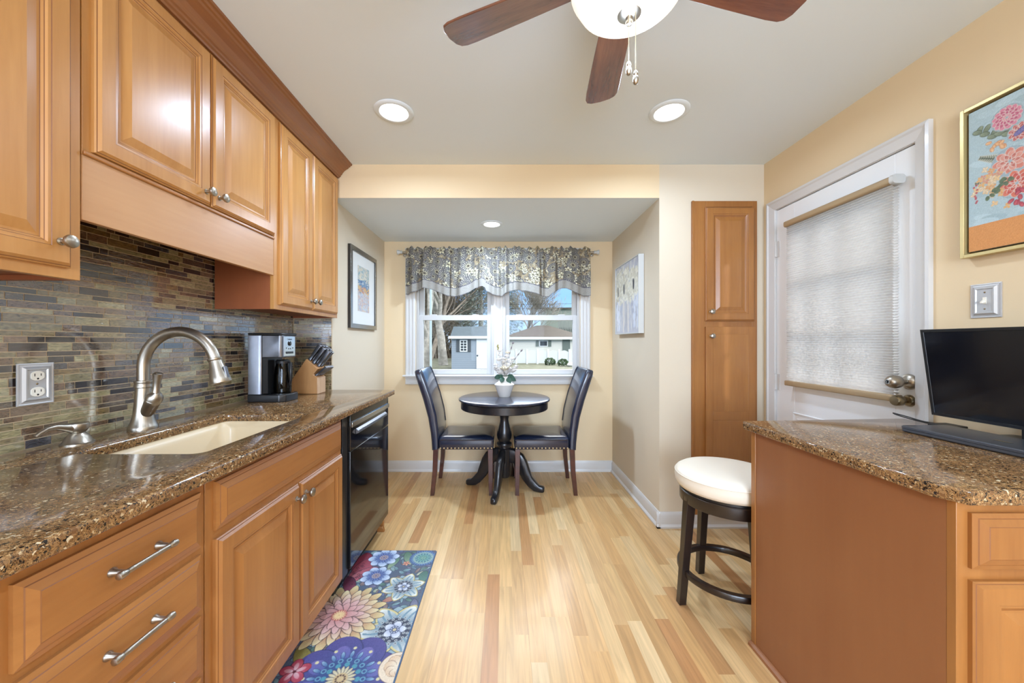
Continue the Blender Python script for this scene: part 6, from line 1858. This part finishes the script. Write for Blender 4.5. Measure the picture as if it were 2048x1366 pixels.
bare_tree(up_(887, 0, 25)[0], 25, 12, 0.34, 3, 6, 'bare_tree', 'thick bare tree behind and left of the shed', M['bark'], (-0.03, 0), spread=0.6)
bare_tree(up_(850, 0, 23)[0], 23, 12, 0.26, 5, 6, 'bare_tree', 'bare tree at the left edge of the window view', M['bark'], (0.0, 0.02))
bare_tree(up_(858, 0, 27)[0], 27, 11, 0.20, 17, 6, 'bare_tree', 'bare tree leaning right across the left sash', M['bark2'], (0.35, 0))
bare_tree(up_(1047, 0, 36)[0], 36, 9, 0.13, 9, 6, 'bare_tree', 'slender bare tree behind the left part of the garage roof', M['bark'], (0, 0), 0.014)
bare_tree(up_(1056, 0, 38)[0], 38, 9, 0.12, 14, 6, 'bare_tree', 'thin bare tree just right of the slender one behind the garage', M['bark'], (0.1, 0), 0.014)
for i in range(12):
    xq = up_(838 + i * 7.0, 0, 32)[0]
    bare_tree(xq, 32 + rt2.uniform(-2, 4), rt2.uniform(6, 9), 0.07, 40 + i, 5, 'bare_tree', 'one of the thin bare trees making the thicket left of the shed', M['bark2'], (rt2.uniform(-0.2, 0.2), 0), 0.018, 'thin bare trees of the thicket', 0.8)
# brown hedge behind the thicket
mb = MB()
for i in range(5200):
    x_ = rt2.uniform(-11.5, -4.5); z_ = GZ + (rt2.random() ** 1.3) * 3.6; y_ = 37 + rt2.uniform(-0.8, 0.8); s_ = rt2.uniform(0.08, 0.22)
    d1 = Vector((rt2.uniform(-0.5, 0.5), rt2.uniform(-0.3, 0.3), 1)).normalized() * s_ * 1.6; d2 = Vector((rt2.uniform(0.5, 1), rt2.uniform(-0.5, 0.5), 0)).normalized() * s_ * 0.22
    p = Vector((x_, y_, z_)); mb.add([p - d1, p + d2, p + d1, p - d2], [(0, 1, 2, 3)])
tag(mb.build('hedge', M['brush'], None, smooth=0, loc=(-8, 37, GZ)), 'brown leafless hedge at the back of the yard, left of the shed', 'hedge', kind='stuff')


def evergreen(px, D, h, w, seed, lb):
    X = up_(px, 0, D)[0]; rr = random.Random(seed)
    t = thing('evergreen_tree', (X, D, GZ), lb, 'tree')
    mb = MB(); mb.tube([(X, D, GZ), (X, D, GZ + h * 0.9)], [0.25, 0.04], 8); mb.build('trunk', M['bark'], t)
    mb = MB()
    for i in range(13000):
        v = rr.random() ** 0.8; r_ = w * (1 - v) ** 0.65 * rr.uniform(0.25, 1.0); a_ = rr.uniform(0, 6.28)
        p = Vector((X + r_ * math.cos(a_), D + r_ * math.sin(a_), GZ + 1.0 + v * (h - 1.0)))
        d1 = Vector((math.cos(a_), math.sin(a_), rr.uniform(-0.7, 0.2))).normalized() * rr.uniform(0.10, 0.22); d2 = Vector((rr.uniform(-1, 1), rr.uniform(-1, 1), rr.uniform(-0.4, 0.4))).normalized() * rr.uniform(0.02, 0.045)
        mb.add([p - d1, p + d2, p + d1, p - d2], [(0, 1, 2, 3)])
    mb.build('needles', M['evergreen'], t, smooth=0)


evergreen(962, 30, 11, 2.6, 3, 'dense grey-green evergreen rising behind the garden shed')
evergreen(1010, 40, 12, 2.4, 6, 'tall grey-green evergreen half hidden behind the window mullion')
mb = MB()
for dz in (0, 0.35):
    mb.tube([(-14, 33, 4.6 + dz), (0, 33, 4.25 + dz), (14, 33, 4.5 + dz)], 0.012, 5)
tag(mb.build('power_line', M['rubber'], None, loc=(0, 33, 4.5)), 'thin overhead power lines crossing the sky behind the garage', 'cable', kind='stuff')
